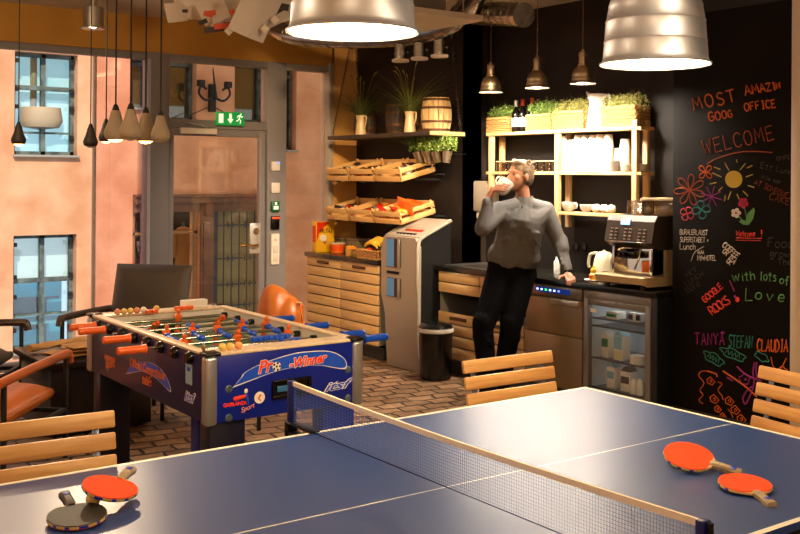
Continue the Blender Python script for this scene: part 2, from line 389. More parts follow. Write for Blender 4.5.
blindm = mat('glowing_pale_blind', 'e6f0ee', .7, emit='e0ecec', es=.4); glow_fill = mat('glowing_window_fill', 'b8e4ee', .5, emit='a8dcea', es=.55, col2='e8f4f4', nscale=2); teal = mat('glowing_teal_room', '2f9ab8', .5, emit='2f9ab8', es=.25)  # emission added so the recessed blinds and rooms look lit
def casement(h, rows, split, name='window', cols=2, dep=.2, fill=blindm, fr=.055, lower=None):
    x0, x1, z0, z1 = h
    mb = MB(); y = FY + dep
    mb.box((x0, y - .03, z0), (x0 + fr, y + .05, z1)); mb.box((x1 - fr, y - .03, z0), (x1, y + .05, z1)); mb.box((x0, y - .03, z1 - fr), (x1, y + .05, z1)); mb.box((x0, y - .03, z0), (x1, y + .05, z0 + fr))
    if cols == 2: xm = (x0 + x1) / 2; mb.box((xm - fr * .6, y - .03, z0), (xm + fr * .6, y + .05, z1))
    zs = z0 + (z1 - z0) * split; mb.box((x0, y - .035, zs - fr * .6), (x1, y + .05, zs + fr * .6))
    for q in rows:
        zz = z0 + (z1 - z0) * q; mb.box((x0, y - .01, zz - .015), (x1, y + .04, zz + .015))
    w = mb.build(name, wgrey, fac, smooth=0)
    MB().box((x0, y + .045, z0), (x1, y + .05, z1)).build('pane', glassm('facade_glass', (.9, .95, .95), .12), w, smooth=0)
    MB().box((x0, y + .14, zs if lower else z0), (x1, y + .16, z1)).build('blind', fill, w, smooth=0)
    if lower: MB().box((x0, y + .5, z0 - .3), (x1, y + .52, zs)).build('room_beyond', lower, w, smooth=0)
    MB().box((x0 - .02, FY - .07, z0 - .035), (x1 + .02, FY + .2, z0), .005).build('sill', mat('grey_sill', '9a9488', .7), w)
    return w
wa = casement(hs['a'], [.22], .66, fill=glow_fill)
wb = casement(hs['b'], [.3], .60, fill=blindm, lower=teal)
x0, x1, z0, z1 = hs['b']
MB().box((x0 + .1, FY + .42, z0 + .25), (x0 + .5, FY + .5, z0 + .75), .05).box((x0 + .42, FY + .42, z0 + .7), (x0 + .8, FY + .48, z0 + .74)).cyl((x0 + .6, FY + .45, z0), (x0 + .6, FY + .45, z0 + .7), .02).build('office_furniture_silhouette', mat('dark_furniture', '1f2428', .6), wb)
MB().box((x0 + .02, FY + .3, z0 + .35), (x1 - .02, FY + .35, z0 + .5)).build('window_bench', mat('light_bench', '7fc6d8', .6), wb)
x0, x1, z0, z1 = hs['a']
MB().lathe([(.001, .3), (.3, .3), (.33, .1), (.28, 0), (.001, -.04)], ((x0 + x1) / 2, FY + .33, z0 + .42), 20).cyl(((x0 + x1) / 2 - .1, FY + .33, z0 + .7), ((x0 + x1) / 2 - .1, FY + .33, z1), .05).build('office_lamp', mat('beige_shade', 'b7a385', .6), wa)
olive = mat('olive_curtain', '6d6140', .8)
for k in 'cdef': casement(hs[k], [], .88, cols=1, fill=olive, fr=.05)
# hinges on the two sunlit windows
m = MB()
for k in 'ab':
    x0, x1, z0, z1 = hs[k]
    for s in (.16, .45, .62, .9):
        for xx in (x0 + .02, x1 - .08): m.box((xx, FY + .1, z0 + (z1 - z0) * s), (xx + .06, FY + .17, z0 + (z1 - z0) * s + .06))
m.build('hinges', black, fac, smooth=0)
shopd = mat('dark_shop_interior', '2b2119', .7)
MB().box((hs['s1'][0], FY + .9, hs['s1'][2]), (hs['s1'][1], FY + 1, hs['s1'][3])).box((hs['s2'][0] - .3, FY + .9, hs['s2'][2]), (hs['s2'][1] + .3, FY + 1, hs['s2'][3])).build('shop_back_wall', shopd, fac, smooth=0)
brownw = mat('brown_shop_timber', '6a4630', .6, col2='7c5538', nscale=4)
xa, xb = fx(133), fx(268); zc = fz(200, 197)
MB().box((xa, FY - .12, zc - .1), (xb, FY + .02, zc), .01).box((xa, FY - .16, zc), (xb, FY + .02, zc + .05), .01).box((xa, FY - .04, fz(170, 212)), (xb, FY, zc - .1)).build('shop_cornice', brownw, fac)
MB().box((fx(200), FY - .06, -3), (fx(213), FY, zc - .1), .01).box((fx(202), FY - .09, fz(205, 300)), (fx(211), FY, fz(205, 222)), .01).box((fx(203), FY - .12, fz(205, 216)), (fx(210), FY, fz(205, 203)), .01).build('shop_pilaster', brownw, fac)
m = MB()
for a, b in (('s1', .05), ('s2', .06)):
    x0, x1, z0, z1 = hs[a]
    m.box((x0, FY + .04, z0), (x0 + b, FY + .1, z1)).box((x1 - b, FY + .04, z0), (x1, FY + .1, z1)).box((x0, FY + .04, z1 - .4), (x1, FY + .1, z1 - .36))
m.build('shop_window_frame', mat('ochre_timber', '9a6c38', .5), fac, smooth=0)
def garment(name, u, v0, v1, m, lab):
    x = fx(u); z0 = fz(u, v1); z1 = fz(u, v0); h = z1 - z0; w = h * .2
    t = thing(name, lab, 'shop mannequin', (x, FY + .5, z0))
    MB().lathe([(w * .9, 0), (w * .85, h * .3), (w * .7, h * .55), (w * .95, h * .78), (w * .7, h * .88), (w * .25, h * .92)], (x, FY + .5, z0), 16, M=Matrix.Diagonal((1, .6, 1, 1)), caps=True).capsule((x - w * .95, FY + .5, z0 + h * .8), (x - w * 1.2, FY + .45, z0 + h * .3), w * .25, w * .2).capsule((x + w * .95, FY + .5, z0 + h * .8), (x + w * 1.2, FY + .45, z0 + h * .3), w * .25, w * .2).build('coat', m, t)
    MB().lathe([(w * .16, h * .9), (w * .15, h), (.001, h * 1.01)], (x, FY + .5, z0), 12).cyl((x, FY + .5, z0 - .8), (x, FY + .5, z0), .02).build('stand', wgrey, t)
garment('mannequin', 196, 224, 272, mat('camel_cloth', 'a5763f', .8), 'shop mannequin in a camel coat across the street')
garment('mannequin', 141, 226, 270, mat('dark_speckled_cloth', '2a2f38', .8, col2='8a8f98', nscale=40), 'shop mannequin in a dark speckled dress across the street')
# iron grille door
x0, x1, z0, z1 = hs['g']
MB().box((x0, FY + .2, z0), (x1, FY + .24, z1)).build('gate_backing', mat('pale_olive_door', 'a39568', .7), fac, smooth=0)
m = MB().box((x0 - .08, FY - .03, z0), (x0 + .06, FY + .05, z1 + .06)).box((x1 - .05, FY - .03, z0), (x1 + .05, FY + .05, z1 + .06)).box((x0, FY - .03, z1 - .06), (x1, FY + .05, z1 + .06))
for i in range(1, 6):
    xx = x0 + .06 + (x1 - x0 - .11) * i / 6; m.cyl((xx, FY + .04, z0), (xx, FY + .04, z1), .011, n=6)
for vv in (225, 258, 284, 305):
    zz = fz(240, vv); m.box((x0, FY + .02, zz - .012), (x1, FY + .05, zz + .012))
    for xx in (x0 + (x1 - x0) * .33, x0 + (x1 - x0) * .66):
        for dx, dz in ((.05, .05), (-.05, .05), (.05, -.05), (-.05, -.05)): m.tube([(xx, FY + .03, zz), (xx + dx, FY + .03, zz + dz * .4), (xx + dx * .9, FY + .03, zz + dz)], .009, 5)
m.build('iron_grille', mat('wrought_iron', '3a3a3c', .6), fac)
# wrought iron street lantern arms on the house opposite
x = fx(210); zt = fz(210, 75); zb = fz(210, 112)
t = thing('wall_lantern', 'black wrought iron street lantern on the house across the street', 'street lamp', (x, FY - .1, zb))
m = MB().box((x - .05, FY - .1, zb), (x + .05, FY - .01, zb + .45)).cyl((x, FY - .2, zb + .2), (x - .08, FY - .25, zt + .1), .03, .008, 8)
for s in (-1, 1):
    m.tube(catmull([(x, FY - .1, zb + .25), (x + s * .15, FY - .15, zb + .18), (x + s * .27, FY - .15, zb + .28), (x + s * .24, FY - .15, zb + .4), (x + s * .14, FY - .15, zb + .36)]), .02, 6)
    m.tube([(x, FY - .05, zb + .1), (x + s * .45, FY - .05, zb - .1)], .008, 5).box((x + s * .24 - .05, FY - .2, zb + .4), (x + s * .24 + .05, FY - .1, zb + .5))
m.build('bracket', black, t)

# ================================================================= TABLE TENNIS TABLE
tblue = mat('blue_table_lacquer', '103a80', .37, spec=.9, coat=.2, bump=.02, bscale=150)
tline = mat('white_line_paint', 'e8e6e0', .4)
dsteel = mat('dark_steel', '1a1c22', .4, .6)
tt = thing('table_tennis_table', 'blue table tennis table with white lines in the foreground', 'table tennis table', (0, 0, 0))
for s in (-1, 1):
    m = MB(); L = 1.37; W = .7625; e = .02
    a, b = (.004, L)
    X = [a, b - e, b]; Y = [-W, -W + e, -.0025, .0025, W - e, W]
    bm = m.bm; g = {}
    for i, x in enumerate(X):
        for j, y in enumerate(Y): g[i, j] = bm.verts.new((s * x, y, .76))
    for i in range(2):
        for j in range(5):
            f = bm.faces.new((g[i, j], g[i + 1, j], g[i + 1, j + 1], g[i, j + 1])); f.material_index = 1 if (i == 1 or j in (0, 2, 4)) else 0
    m.box((s * a, -W, .738), (s * b, W, .7595), 0, 0)
    m.build('tabletop', [tblue, tline], tt, smooth=0)
    MB().box((s * .06, -.70, .69), (s * 1.31, -.675, .738)).box((s * .06, .675, .69), (s * 1.31, .70, .738)).box((s * 1.29, -.70, .69), (s * 1.31, .70, .738)).box((s * .06, -.7, .69), (s * .08, .7, .738)).build('apron', dsteel, tt)
    for y in (-.6, .6):
        MB().box((s * 1.12 - .02, y - .02, 0), (s * 1.12 + .02, y + .02, .738), .004).build('leg', dsteel, tt)
        MB().box((s * .22 - .02, y - .02, 0), (s * .22 + .02, y + .02, .738), .004).build('leg', dsteel, tt)
nt = thing('table_tennis_net', 'net with white tape and blue posts across the table', 'net', (0, 0, .76))
netm = mat('pale_net_cord', '6f86c0', 1.0, spec=0)
m = MB(); tape_z = lambda y: .9125 - .012 * (1 - (y / .9) ** 2)
y = -.9
while y < .9:
    m.box((-.0004, y - .00033, .764), (.0004, y + .00033, tape_z(y)));  y += .0095
z = .768
while z < .9:
    m.box((-.0004, -.9, z - .00033), (.0004, .9, z + .00033)); z += .0095
o = m.build('net_mesh', netm, nt, smooth=0); o['kind'] = 'stuff'
m = MB(); pts = [Vector((0, -.905 + 1.81 * k / 24, 0)) for k in range(25)]
m.rings([[(q.x - .004, q.y, tape_z(q.y) + .004), (q.x + .004, q.y, tape_z(q.y) + .004), (q.x + .004, q.y, tape_z(q.y) - .012), (q.x - .004, q.y, tape_z(q.y) - .012)] for q in pts])
m.build('tape', mat('white_tape', 'f2e6d6', .7), nt, smooth=0)
navy = mat('navy_post_paint', '0c1c66', .35)
for s in (-1, 1):
    MB().box((-.014, s * .905 - .012, .745), (.014, s * .905 + .012, .918), .004).build('post', [navy], nt)
    MB().cyl((.0, s * .925, .74), (0, s * .925, .915), .007).build('cord_rod', blackg, nt)
    MB().box((-.02, s * .74, .762), (.02, s * .91, .768), .002).box((-.02, s * .76, .715), (.02, s * .925, .735), .004).box((-.02, s * .895, .715), (.02, s * .925, .768), .003).build('clamp', dsteel, nt)
    MB().cyl((0, s * .80, .68), (0, s * .80, .72), .012).ball((0, s * .80, .675), .018, 10).build('clamp_screw', blackg, nt)

# ---- bats
rub_o = mat('orange_red_rubber', 'f4480a', .65, spec=.25); rub_k = mat('black_rubber', '191512', .5); plyw = mat('blade_ply', 'd9b27c', .5); handm = wood('bat_handle_wood', '8f7f66', 'a39377', 0, 8)
edgeb = mat('blue_edge_tape', '2038c0', .4); cork = mat('yellow_edge_tape', 'd9c070', .5)
def bat(name, label, M, top, bot, hm=None):
    t = thing(name, label, 'table tennis bat', M.translation, 0)
    out = []
    for k in range(40):
        a = 2 * PI * k / 40; x = .079 * math.cos(a); y = .075 * math.sin(a)
        if x < -.05: y *= 1 + (x + .05) * 4
        out.append((x, y))
    def slab(z0, z1, sc, cut=-.066):
        return MB().prism([M @ Vector((max(x * sc, cut), y * sc, z0)) for x, y in out], (M.to_3x3() @ Vector((0, 0, z1 - z0))))
    slab(-.003, .003, 1.0, -.08).build('blade', plyw, t)
    slab(.003, .0055, .985).build('rubber', top, t); slab(-.0055, -.003, .985).build('rubber', bot, t)
    m = MB()
    for k in range(40):
        if -.05 > out[k][0]: continue
        a = M @ Vector((out[k][0] * 1.01, out[k][1] * 1.01, -.0032)); b = M @ Vector((out[(k + 1) % 40][0] * 1.01, out[(k + 1) % 40][1] * 1.01, -.0032)); e = M.to_3x3() @ Vector((0, 0, .0064))
        m.poly([a, b, b + e, a + e], 0 if k % 3 else 1)
    m.build('edge_tape', [cork, edgeb], t, smooth=0)
    h = MB(); h.rings([[M @ Vector((x, yy * w, zz * hh)) for yy, zz in ((-1, -.5), (-.6, -1), (.6, -1), (1, -.5), (1, .5), (.6, 1), (-.6, 1), (-1, .5))] for x, w, hh in ((-.066, .010, .008), (-.08, .0135, .011), (-.12, .013, .0115), (-.158, .0155, .012), (-.162, .014, .010))])
    h.build('handle', hm or handm, t)
    MB().box((-.146, -.008, .0112), (-.128, .008, .0128), .003, 0, M).build('handle_badge', edgeb, t)
def bm_(x, y, z, yaw, rx=0, ry=0): return Matrix.Translation((x, y, z)) @ Matrix.Rotation(math.radians(ry), 4, CF) @ Matrix.Rotation(math.radians(rx), 4, Vector((CR.x, CR.y, 0)).normalized()) @ Matrix.Rotation(math.radians(yaw), 4, 'Z')
def batyaw(u, v, hu, hv, z):
    a = at(u, v, z=z); b = at(hu, hv, z=z); d = a - b; return a, math.degrees(math.atan2(d.y, d.x))
a, yw = batyaw(689, 460, 745, 469, .785); bat('table_tennis_bat', 'orange faced bat lying left of another on the right table half', bm_(a.x, a.y, .795, yw, 18, 0), rub_o, rub_k)
a, yw = batyaw(745, 484, 768, 499, .775); bat('table_tennis_bat', 'orange faced bat with handle towards the near edge, rightmost on the table', bm_(a.x, a.y, .774, yw, 3.5, 0), rub_o, rub_k)
a, yw = batyaw(77, 517, 60, 494, .772); bat('table_tennis_bat', 'black faced bat lying at the near left end of the table', bm_(a.x, a.y, .775, yw, 4.5, 0), rub_k, rub_o, mat('dark_bat_handle', '3a332c', .45))
a, yw = batyaw(110, 491, 131, 474, .80); bat('table_tennis_bat', 'orange faced bat tilted up on a ball beside the black faced bat', bm_(a.x, a.y, .808, yw, 3, 13), rub_o, rub_k)
balls = mat('cream_ball', 'e9c27a', .4)
p = at(689, 460, z=.785); tag(MB().ball((p.x + CF.x * .035, p.y + CF.y * .035, .78), .0195, 16).build('table_tennis_ball', balls), 'cream ball hidden under the raised far side of the larger orange bat', 'ball')
p = at(93, 499, z=.78); tag(MB().ball((p.x + .0, p.y, .78), .02, 16).build('table_tennis_ball', balls), 'cream ball propping up the tilted orange bat', 'ball')

# ================================================================= SLATTED CHAIRS
bluegrey = mat('blue_grey_steel', '7f8ea8', .35, .7)
def slat_chair(loc, rz, label, lean=12, W=.6):
    """local: +y is behind the sitter, seat towards -y; origin on the floor under the back"""
    t = thing('slatted_folding_chair', label, 'chair', loc, rz)
    ln = math.radians(lean); up = Vector((0, math.sin(ln), math.cos(ln))); nrm = Vector((0, -math.cos(ln), math.sin(ln))); base = Vector((0, 0, .42))
    Lb = .47 / math.cos(ln)
    for k in range(4):
        c = base + up * (Lb - .028 - .070 * k)
        R = Matrix.Translation(c) @ Matrix.Rotation(-ln, 4, 'X')
        MB().box((-W / 2, -.009, -.0275), (W / 2, .009, .0275), .006, 0, R).build('back_slat', teak_x, t, local=True)
    for s in (-1, 1):
        x = s * (W / 2 - .06)
        MB().box((x - .012, .010, -.02), (x + .012, .018, Lb - .01), .002, 0, Matrix.Translation(base) @ Matrix.Rotation(-ln, 4, 'X')).build('back_frame', bluegrey, t, local=True)
        MB().tube([base + Vector((x, .015, 0)), (x, -.44, .012)], .010, 8).build('leg', bluegrey, t, local=True)
        MB().tube([(x * .92, -.40, .43), (x * .92, .03, .012)], .010, 8).build('leg', bluegrey, t, local=True)
        MB().box((x - .01, -.42, .40), (x + .01, .01, .415), .002).build('seat_rail', bluegrey, t, local=True)
    for k in range(6):
        MB().box((-W / 2 + .02, -.42 + k * .07, .417), (W / 2 - .02, -.42 + k * .07 + .055, .435), .005).build('seat_slat', teak_x, t, local=True)
    return t
def chair_at(u0, v0, u1, v1, z, label, lean, W=None, base_shift=0):
    """from the two top corners of the back (seen left and right) at height z"""
    a = at(u0, v0, z=z); b = at(u1, v1, z=z); mid = (a + b) / 2; d = (b - a)
    rz = math.atan2(d.y, d.x); back = Vector((-math.sin(rz), math.cos(rz), 0))
    off = .47 * math.tan(math.radians(lean))
    o = mid - back * off
    return slat_chair((o.x, o.y, z - .89), rz, label, lean, W or d.length)
def chair_mid(): 
    return chair_at(462, 361, 551, 350, .875, 'slatted wooden chair tucked under the far side of the blue table, before the man', 12)
chair_mid()
a = at(112, 410, z=.89); slat_chair((a.x - .31, a.y - .08, 0), math.radians(-4), 'slatted wooden chair at the left end of the blue table, nearest the orange armchair', 12, .62)
a = at(758, 364.6, z=.875); dd = Vector((-.12, -.99, 0)); mid = a + dd * .31
slat_chair((mid.x - .1, mid.y, -.015), math.atan2(dd.y, dd.x), 'slatted wooden chair at the right end of the table, before the chalkboard', 12, .62)

# ================================================================= FOOSBALL TABLE
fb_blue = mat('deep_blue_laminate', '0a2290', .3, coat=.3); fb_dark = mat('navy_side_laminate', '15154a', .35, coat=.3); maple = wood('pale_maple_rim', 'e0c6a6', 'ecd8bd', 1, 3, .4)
fb = thing('foosball_table', 'blue foosball table with orange and blue handles and lettered sides', 'foosball table', (.41, 2.4, 0))
X0, X1, Y0, Y1, ZT, ZB = .02, .80, 1.66, 3.16, .9, .60
MB().box((X0, Y0 + .0, ZB), (X1, Y0 + .03, ZT - .012), .002).build('end_panel', fb_blue, fb)
MB().box((X0, Y1 - .03, ZB), (X1, Y1, ZT - .012), .002).build('end_panel', fb_blue, fb)
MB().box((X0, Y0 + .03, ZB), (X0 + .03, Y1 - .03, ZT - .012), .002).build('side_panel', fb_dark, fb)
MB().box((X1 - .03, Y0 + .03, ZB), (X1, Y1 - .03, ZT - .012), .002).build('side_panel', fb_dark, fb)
MB().box((X0 - .004, Y0 + .03, ZT - .012), (X0 + .045, Y1 - .03, ZT), .003).box((X1 - .045, Y0 + .03, ZT - .012), (X1 + .004, Y1 - .03, ZT), .003).box((X0 + .045, Y0 - .004, ZT - .012), (X1 - .045, Y0 + .12, ZT), .003).box((X0 + .045, Y1 - .12, ZT - .012), (X1 - .045, Y1 + .004, ZT), .003).build('top_rim', maple, fb)
pw = mat('playfield_white_wall', 'e6e2da', .5)
MB().box((X0 + .031, Y0 + .12, .77), (X0 + .04, Y1 - .12, ZT - .013)).box((X1 - .04, Y0 + .12, .77), (X1 - .031, Y1 - .12, ZT - .013)).box((X0 + .04, Y1 - .13, .77), (X1 - .04, Y1 - .121, ZT - .013)).box((X0 + .04, Y0 + .121, .77), (X1 - .04, Y0 + .13, ZT - .013)).build('inner_wall', pw, fb, smooth=0)
m = MB().box((X0 + .03, Y0 + .03, .755), (X1 - .03, Y1 - .03, .77), 0, 0)
for yy in (2.41,): m.box((X0 + .04, yy - .004, .770), (X1 - .04, yy + .004, .7705), 0, 1)
m.lathe([(.098, 0), (.098, .0006), (.105, .0006), (.105, 0)], (.41, 2.41, .770), 32, 1)
m.build('playfield', [mat('green_playfield', '2a6a3c', .35), tline], fb, smooth=0)
for y in (Y0 + .125, Y1 - .125): MB().box((.32, y - .008, .772), (.50, y + .008, .84)).build('goal_mouth', black, fb)
# rounded aluminium corners with black caps
alum = mat('satin_aluminium', 'c4ccd4', .3, .85)
for x, y in ((X0, Y0), (X1, Y0), (X0, Y1), (X1, Y1)):
    sx = 1 if x == X0 else -1; sy = 1 if y == Y0 else -1
    MB().box((x - sx * .012, y - sy * .012, ZB - .01), (x + sx * .045, y + sy * .045, ZT - .012), .016, 0, seg=4).build('corner_profile', alum, fb)
    MB().box((x - sx * .015, y - sy * .015, ZT - .012), (x + sx * .06, y + sy * .06, ZT + .006), .01, 0, seg=3).build('corner_cap', blackg, fb)
    MB().box((x + sx * .02, y + sy * .02, 0), (x + sx * .19, y + sy * .12, ZB + .02), .004).build('leg', mat('leg_blue_black', '10122a' , .35) if x == X0 else fb_blue, fb)
m_s = mat('stud_steel', '8fb6d6', .25, .9)
for x in (X0 + .075, X1 - .05):
    for z in (.66, .82): pass
for u, v in ((229, 389), (229, 418), (348, 370), (348, 398)):
    p = at(u, v, y=Y0); MB().lathe([(.001, .006), (.014, .005), (.018, 0)], (0, 0, 0), 16, M=facing((p.x, Y0 - .0005, p.z), (0, -1, 0)), caps=True).build('bolt', m_s, fb)
for u, v in ((204, 369), (205, 403), (204, 348)):
    p = at(u, v, x=X0); MB().lathe([(.001, .006), (.014, .005), (.018, 0)], (0, 0, 0), 16, M=facing((X0 - .0005, p.y, p.z), (-1, 0, 0)), caps=True).build('bolt', steel, fb)
# ball return box
p0 = at(269, 397, y=Y0); p1 = at(313, 378, y=Y0)
cx_, cz_ = (p0.x + p1.x) / 2, (p0.z + p1.z) / 2
t_ = MB().box((cx_ - .1, Y0 - .012, cz_ - .042), (cx_ + .1, Y0, cz_ - .028), .003).box((cx_ - .1, Y0 - .012, cz_ + .028), (cx_ + .1, Y0, cz_ + .042), .003).box((cx_ - .1, Y0 - .012, cz_ - .03), (cx_ - .085, Y0, cz_ + .03), .003).box((cx_ + .085, Y0 - .012, cz_ - .03), (cx_ + .1, Y0, cz_ + .03), .003).box((cx_ - .09, Y0 - .004, cz_ - .03), (cx_ + .09, Y0 - .001, cz_ + .03)).build('ball_return', blackg, fb)
MB().box((cx_ - .075, Y0 - .009, cz_ - .012), (cx_ - .01, Y0 - .004, cz_ + .014), .002).build('coin_slot', mat('steel_blue_slot', '3b7fc0', .3, .3), t_)
# rods
rods = [(k, 3.16 - .12 - .055 - .165 * k) for k in range(8)]
own = {0: ('o', 1), 1: ('o', 2), 2: ('b', 3), 3: ('o', 5), 4: ('b', 5), 5: ('o', 3), 6: ('b', 2), 7: ('b', 1)}
slide = [.05, .04, .0, .05, .02, .0, .03, .06]; tilt = [10, 60, 85, 20, 95, 15, 75, 0]
for k, y in rods:
    c, n = own[k]; z = .860; pm = orange if c == 'o' else blue; sx = -1 if c == 'o' else 1
    x_in, x_out = (X0, X1) if c == 'o' else (X1, X0); sl = slide[k]
    rod = MB().cyl((X0 - (.16 if c == 'o' else .05) + sl, y, z), (X1 + (.16 if c == 'b' else .05) + sl, y, z), .008, n=12).build('rod', chrome, fb)
    hx = (X0 - .15 if c == 'o' else X1 + .15) + sl
    MB().lathe([(.001, 0), (.016, 0), (.019, .01), (.0175, .03), (.0185, .07), (.0175, .11), (.021, .128), (.023, .134), (.001, .137)], (hx + (-.06 if c == 'o' else .06), y, z), 16, M=Matrix.Rotation(PI / 2 * (1 if c == 'o' else -1), 4, 'Y'), caps=True).build('handle', pm, rod)
    for xb in (X0 - .004, X1 + .004):
        s_ = -1 if xb < .4 else 1
        MB().lathe([(.001, .022), (.02, .022), (.027, .012), (.029, 0)], (xb, y, z), 16, M=Matrix.Rotation(PI / 2 * s_, 4, 'Y'), caps=True).build('bearing', blackg, fb)
    for xb in (X0 + .045, X1 - .045): MB().cyl((xb, y, z), (xb + (.025 if xb < .4 else -.025), y, z), .016).build('bearing', blackg, fb)
    span = .56 if n > 1 else 0
    for q in range(n):
        x = .41 + sl + (0 if n == 1 else -span * (.34 if n == 2 else .5) + span * (.68 if n == 2 else 1.0) * q / (n - 1))
        M = Matrix.Translation((x, y, z)) @ Matrix.Rotation(math.radians(tilt[k]), 4, 'X')
        f = MB().box((-.013, -.010, -.012), (.013, .010, .022), .006, 0, M).box((-.017, -.008, .004), (.017, .008, .02), .005, 0, M).ball((0, 0, 0), (.0095, .0095, .012), 10, 0, M @ Matrix.Translation((0, 0, .034))).box((-.009, -.008, -.055), (.009, .008, -.01), .004, 0, M).box((-.01, -.014, -.07), (.01, .014, -.052), .004, 0, M)
        f.bm.transform(M @ Matrix.Scale(1.22, 4) @ M.inverted()); f.build('player_figure', pm, rod)
# sliding score markers and score blocks on the end rims
for nm, (ua, va), (ub, vb), z, mm, parts in (('score_slider', (146, 312), (158, 311), .91, orange, 2), ('score_slider', (176, 309), (192, 307), .91, orange, 3), ('score_slider', (255, 342), (286, 336), .905, blue, 7)):
    a = at(ua, va, z=z); b = at(ub, vb, z=z); yy = (a.y + b.y) / 2
    m = MB()
    for q in range(parts): m.box((a.x + (b.x - a.x) * q / parts, yy - .016, .9), (a.x + (b.x - a.x) * (q + .92) / parts, yy + .016, .922), .005)
    m.build(nm, mm, fb)
a = at(173, 306, z=.9); b = at(198, 304, z=.9)
tag(bx((a.x, 3.075, .9), (a.x + .15, 3.125, .945), .003).build('white_block', white), 'white block standing on the far rim of the foosball table', 'block')
bc = {'peach': mat('peach_ball', 'e8946a', .45), 'yellow': mat('yellow_ball', 'e6c468', .45), 'white': mat('white_ball', 'efe8dc', .4), 'or': mat('apricot_ball', 'eda25c', .45)}
for u, v, k, lab in ((117.5, 312, 'peach', 'peach ball, first from the left on the far rim of the foosball table'), (124, 311.5, 'yellow', 'pale yellow ball, second from the left on the far foosball rim'), (130.5, 311, 'yellow', 'pale yellow ball between a yellow and a peach ball on the far rim'), (137, 310.5, 'peach', 'peach ball beside the white ball on the far foosball rim'), (143.5, 310, 'white', 'white ball in the row on the far foosball rim'), (156.5, 308.5, 'yellow', 'yellow ball behind the orange slider on the far foosball rim'),
                     (222.5, 347, 'yellow', 'yellow ball, left of three at the near foosball corner'), (230, 346.5, 'yellow', 'yellow ball, middle of three at the near foosball corner'), (238.5, 345.5, 'or', 'apricot ball, right of three at the near foosball corner')):
    p = at(u, v, z=.918); tag(MB().ball((p.x, p.y, .918), .0175, 16).build('foosball', bc[k]), lab, 'ball')
# lettering on the end panel
redl = mat('red_lettering', 'f0401c', .4); whl = mat('white_lettering', 'f0ece6', .4); midb = mat('mid_blue_print', '1d52d8', .35); orl = mat('orange_lettering', 'd8703a', .45)
def P(u, v): p = at(u, v, y=Y0); return (p.x, p.z)
def swoosh(pts, m, name, off, parent=fb, plane='y', val=Y0):
    q = catmull([(a, 0, b) for a, b in pts], 5)
    if plane == 'y': return MB().prism([(c.x, val - off, c.z) for c in q], (0, -.0004, 0)).build(name, m, parent, smooth=0)
    return MB().prism([(val - off, c.x, c.z) for c in q], (-.0004, 0, 0)).build(name, m, parent, smooth=0)
sw = [P(*q) for q in ((234, 386), (242, 377), (246, 372), (262, 364), (290, 355), (310, 352), (330, 352), (343, 358), (346, 366), (340, 368), (320, 365), (300, 366), (276, 371), (256, 378))]
swoosh([(a + (a - .5) * .02, b + (b - .82) * .1) for a, b in sw], whl, 'printed_swoosh_edge', .0003)
swoosh(sw, midb, 'printed_swoosh', .0009)
c0 = P(262, 367); c1 = P(308, 361)
text('Pr', 'lettering_edge', whl, fb, .074, facing((P(264, 367)[0], Y0 - .0014, P(264, 367)[1]), (0, -1, 0), roll=.1), shear=.35, offset=.004)
text('Pr', 'lettering', redl, fb, .074, facing((P(264, 367)[0], Y0 - .0024, P(264, 367)[1]), (0, -1, 0), roll=.1), shear=.35, offset=.0018)
text('-Winner', 'lettering_edge', whl, fb, .06, facing((P(307, 361)[0], Y0 - .0014, P(307, 361)[1]), (0, -1, 0), roll=.06), shear=.35, offset=.004, sx=.92)
text('-Winner', 'lettering', redl, fb, .06, facing((P(307, 361)[0], Y0 - .0024, P(307, 361)[1]), (0, -1, 0), roll=.06), shear=.35, offset=.0018, sx=.92)
p = P(276.5, 366.5)
bp_ = MB().lathe([(.001, .0015), (.021, .0015), (.021, 0)], (0, 0, 0), 24, M=facing((p[0], Y0 - .0012, p[1]), (0, -1, 0)), caps=True).build('printed_ball', whl, fb, smooth=0)
for a, r in ((0, 0), (0, 1), (1, 1), (2, 1), (3, 1), (4, 1)):
    MB().lathe([(.001, .0004), (.006, .0004), (.006, 0)], (0, 0, 0), 5, M=facing((p[0] + r * .0155 * math.cos(a * 1.257), Y0 - .0027, p[1] + r * .0155 * math.sin(a * 1.257)), (0, -1, 0)), caps=True).build('printed_ball_patch', black, bp_, smooth=0)
text('itsf', 'lettering_edge', whl, fb, .055, facing((P(335, 386)[0], Y0 - .001, P(335, 386)[1]), (0, -1, 0), roll=.05), shear=.45, offset=.003, sx=1.9)
text('itsf', 'lettering', midb, fb, .055, facing((P(335, 386)[0], Y0 - .002, P(335, 386)[1]), (0, -1, 0), roll=.05), shear=.45, offset=.0005, sx=1.9)
p = P(259.5, 397.5); MB().lathe([(.001, .001), (.026, .001), (.026, 0)], (0, 0, 0), 24, M=facing((p[0], Y0 - .0008, p[1]), (0, -1, 0)), caps=True).build('printed_emblem', whl, fb, smooth=0)
MB().capsule((p[0] + .004, Y0 - .002, p[1] + .01), (p[0] - .006, Y0 - .002, p[1] - .002), .004, .003, 8).capsule((p[0] - .006, Y0 - .002, p[1] - .002), (p[0] + .006, Y0 - .002, p[1] - .014), .003, .002, 8).build('printed_figure', redl, fb)
a = P(235, 399); b = P(245, 396); MB().capsule((a[0], Y0 - .001, a[1]), (b[0], Y0 - .001, b[1]), .01, .007, 10).build('printed_red_mark', redl, fb)
a = P(246, 396); b = P(248, 404); MB().capsule((a[0], Y0 - .001, a[1]), (b[0], Y0 - .001, b[1]), .009, .005, 10).build('printed_blue_figure', midb, fb)
a = P(246, 391); MB().ball((a[0], Y0 - .001, a[1]), (.009, .002, .011), 10).build('printed_head', whl, fb)
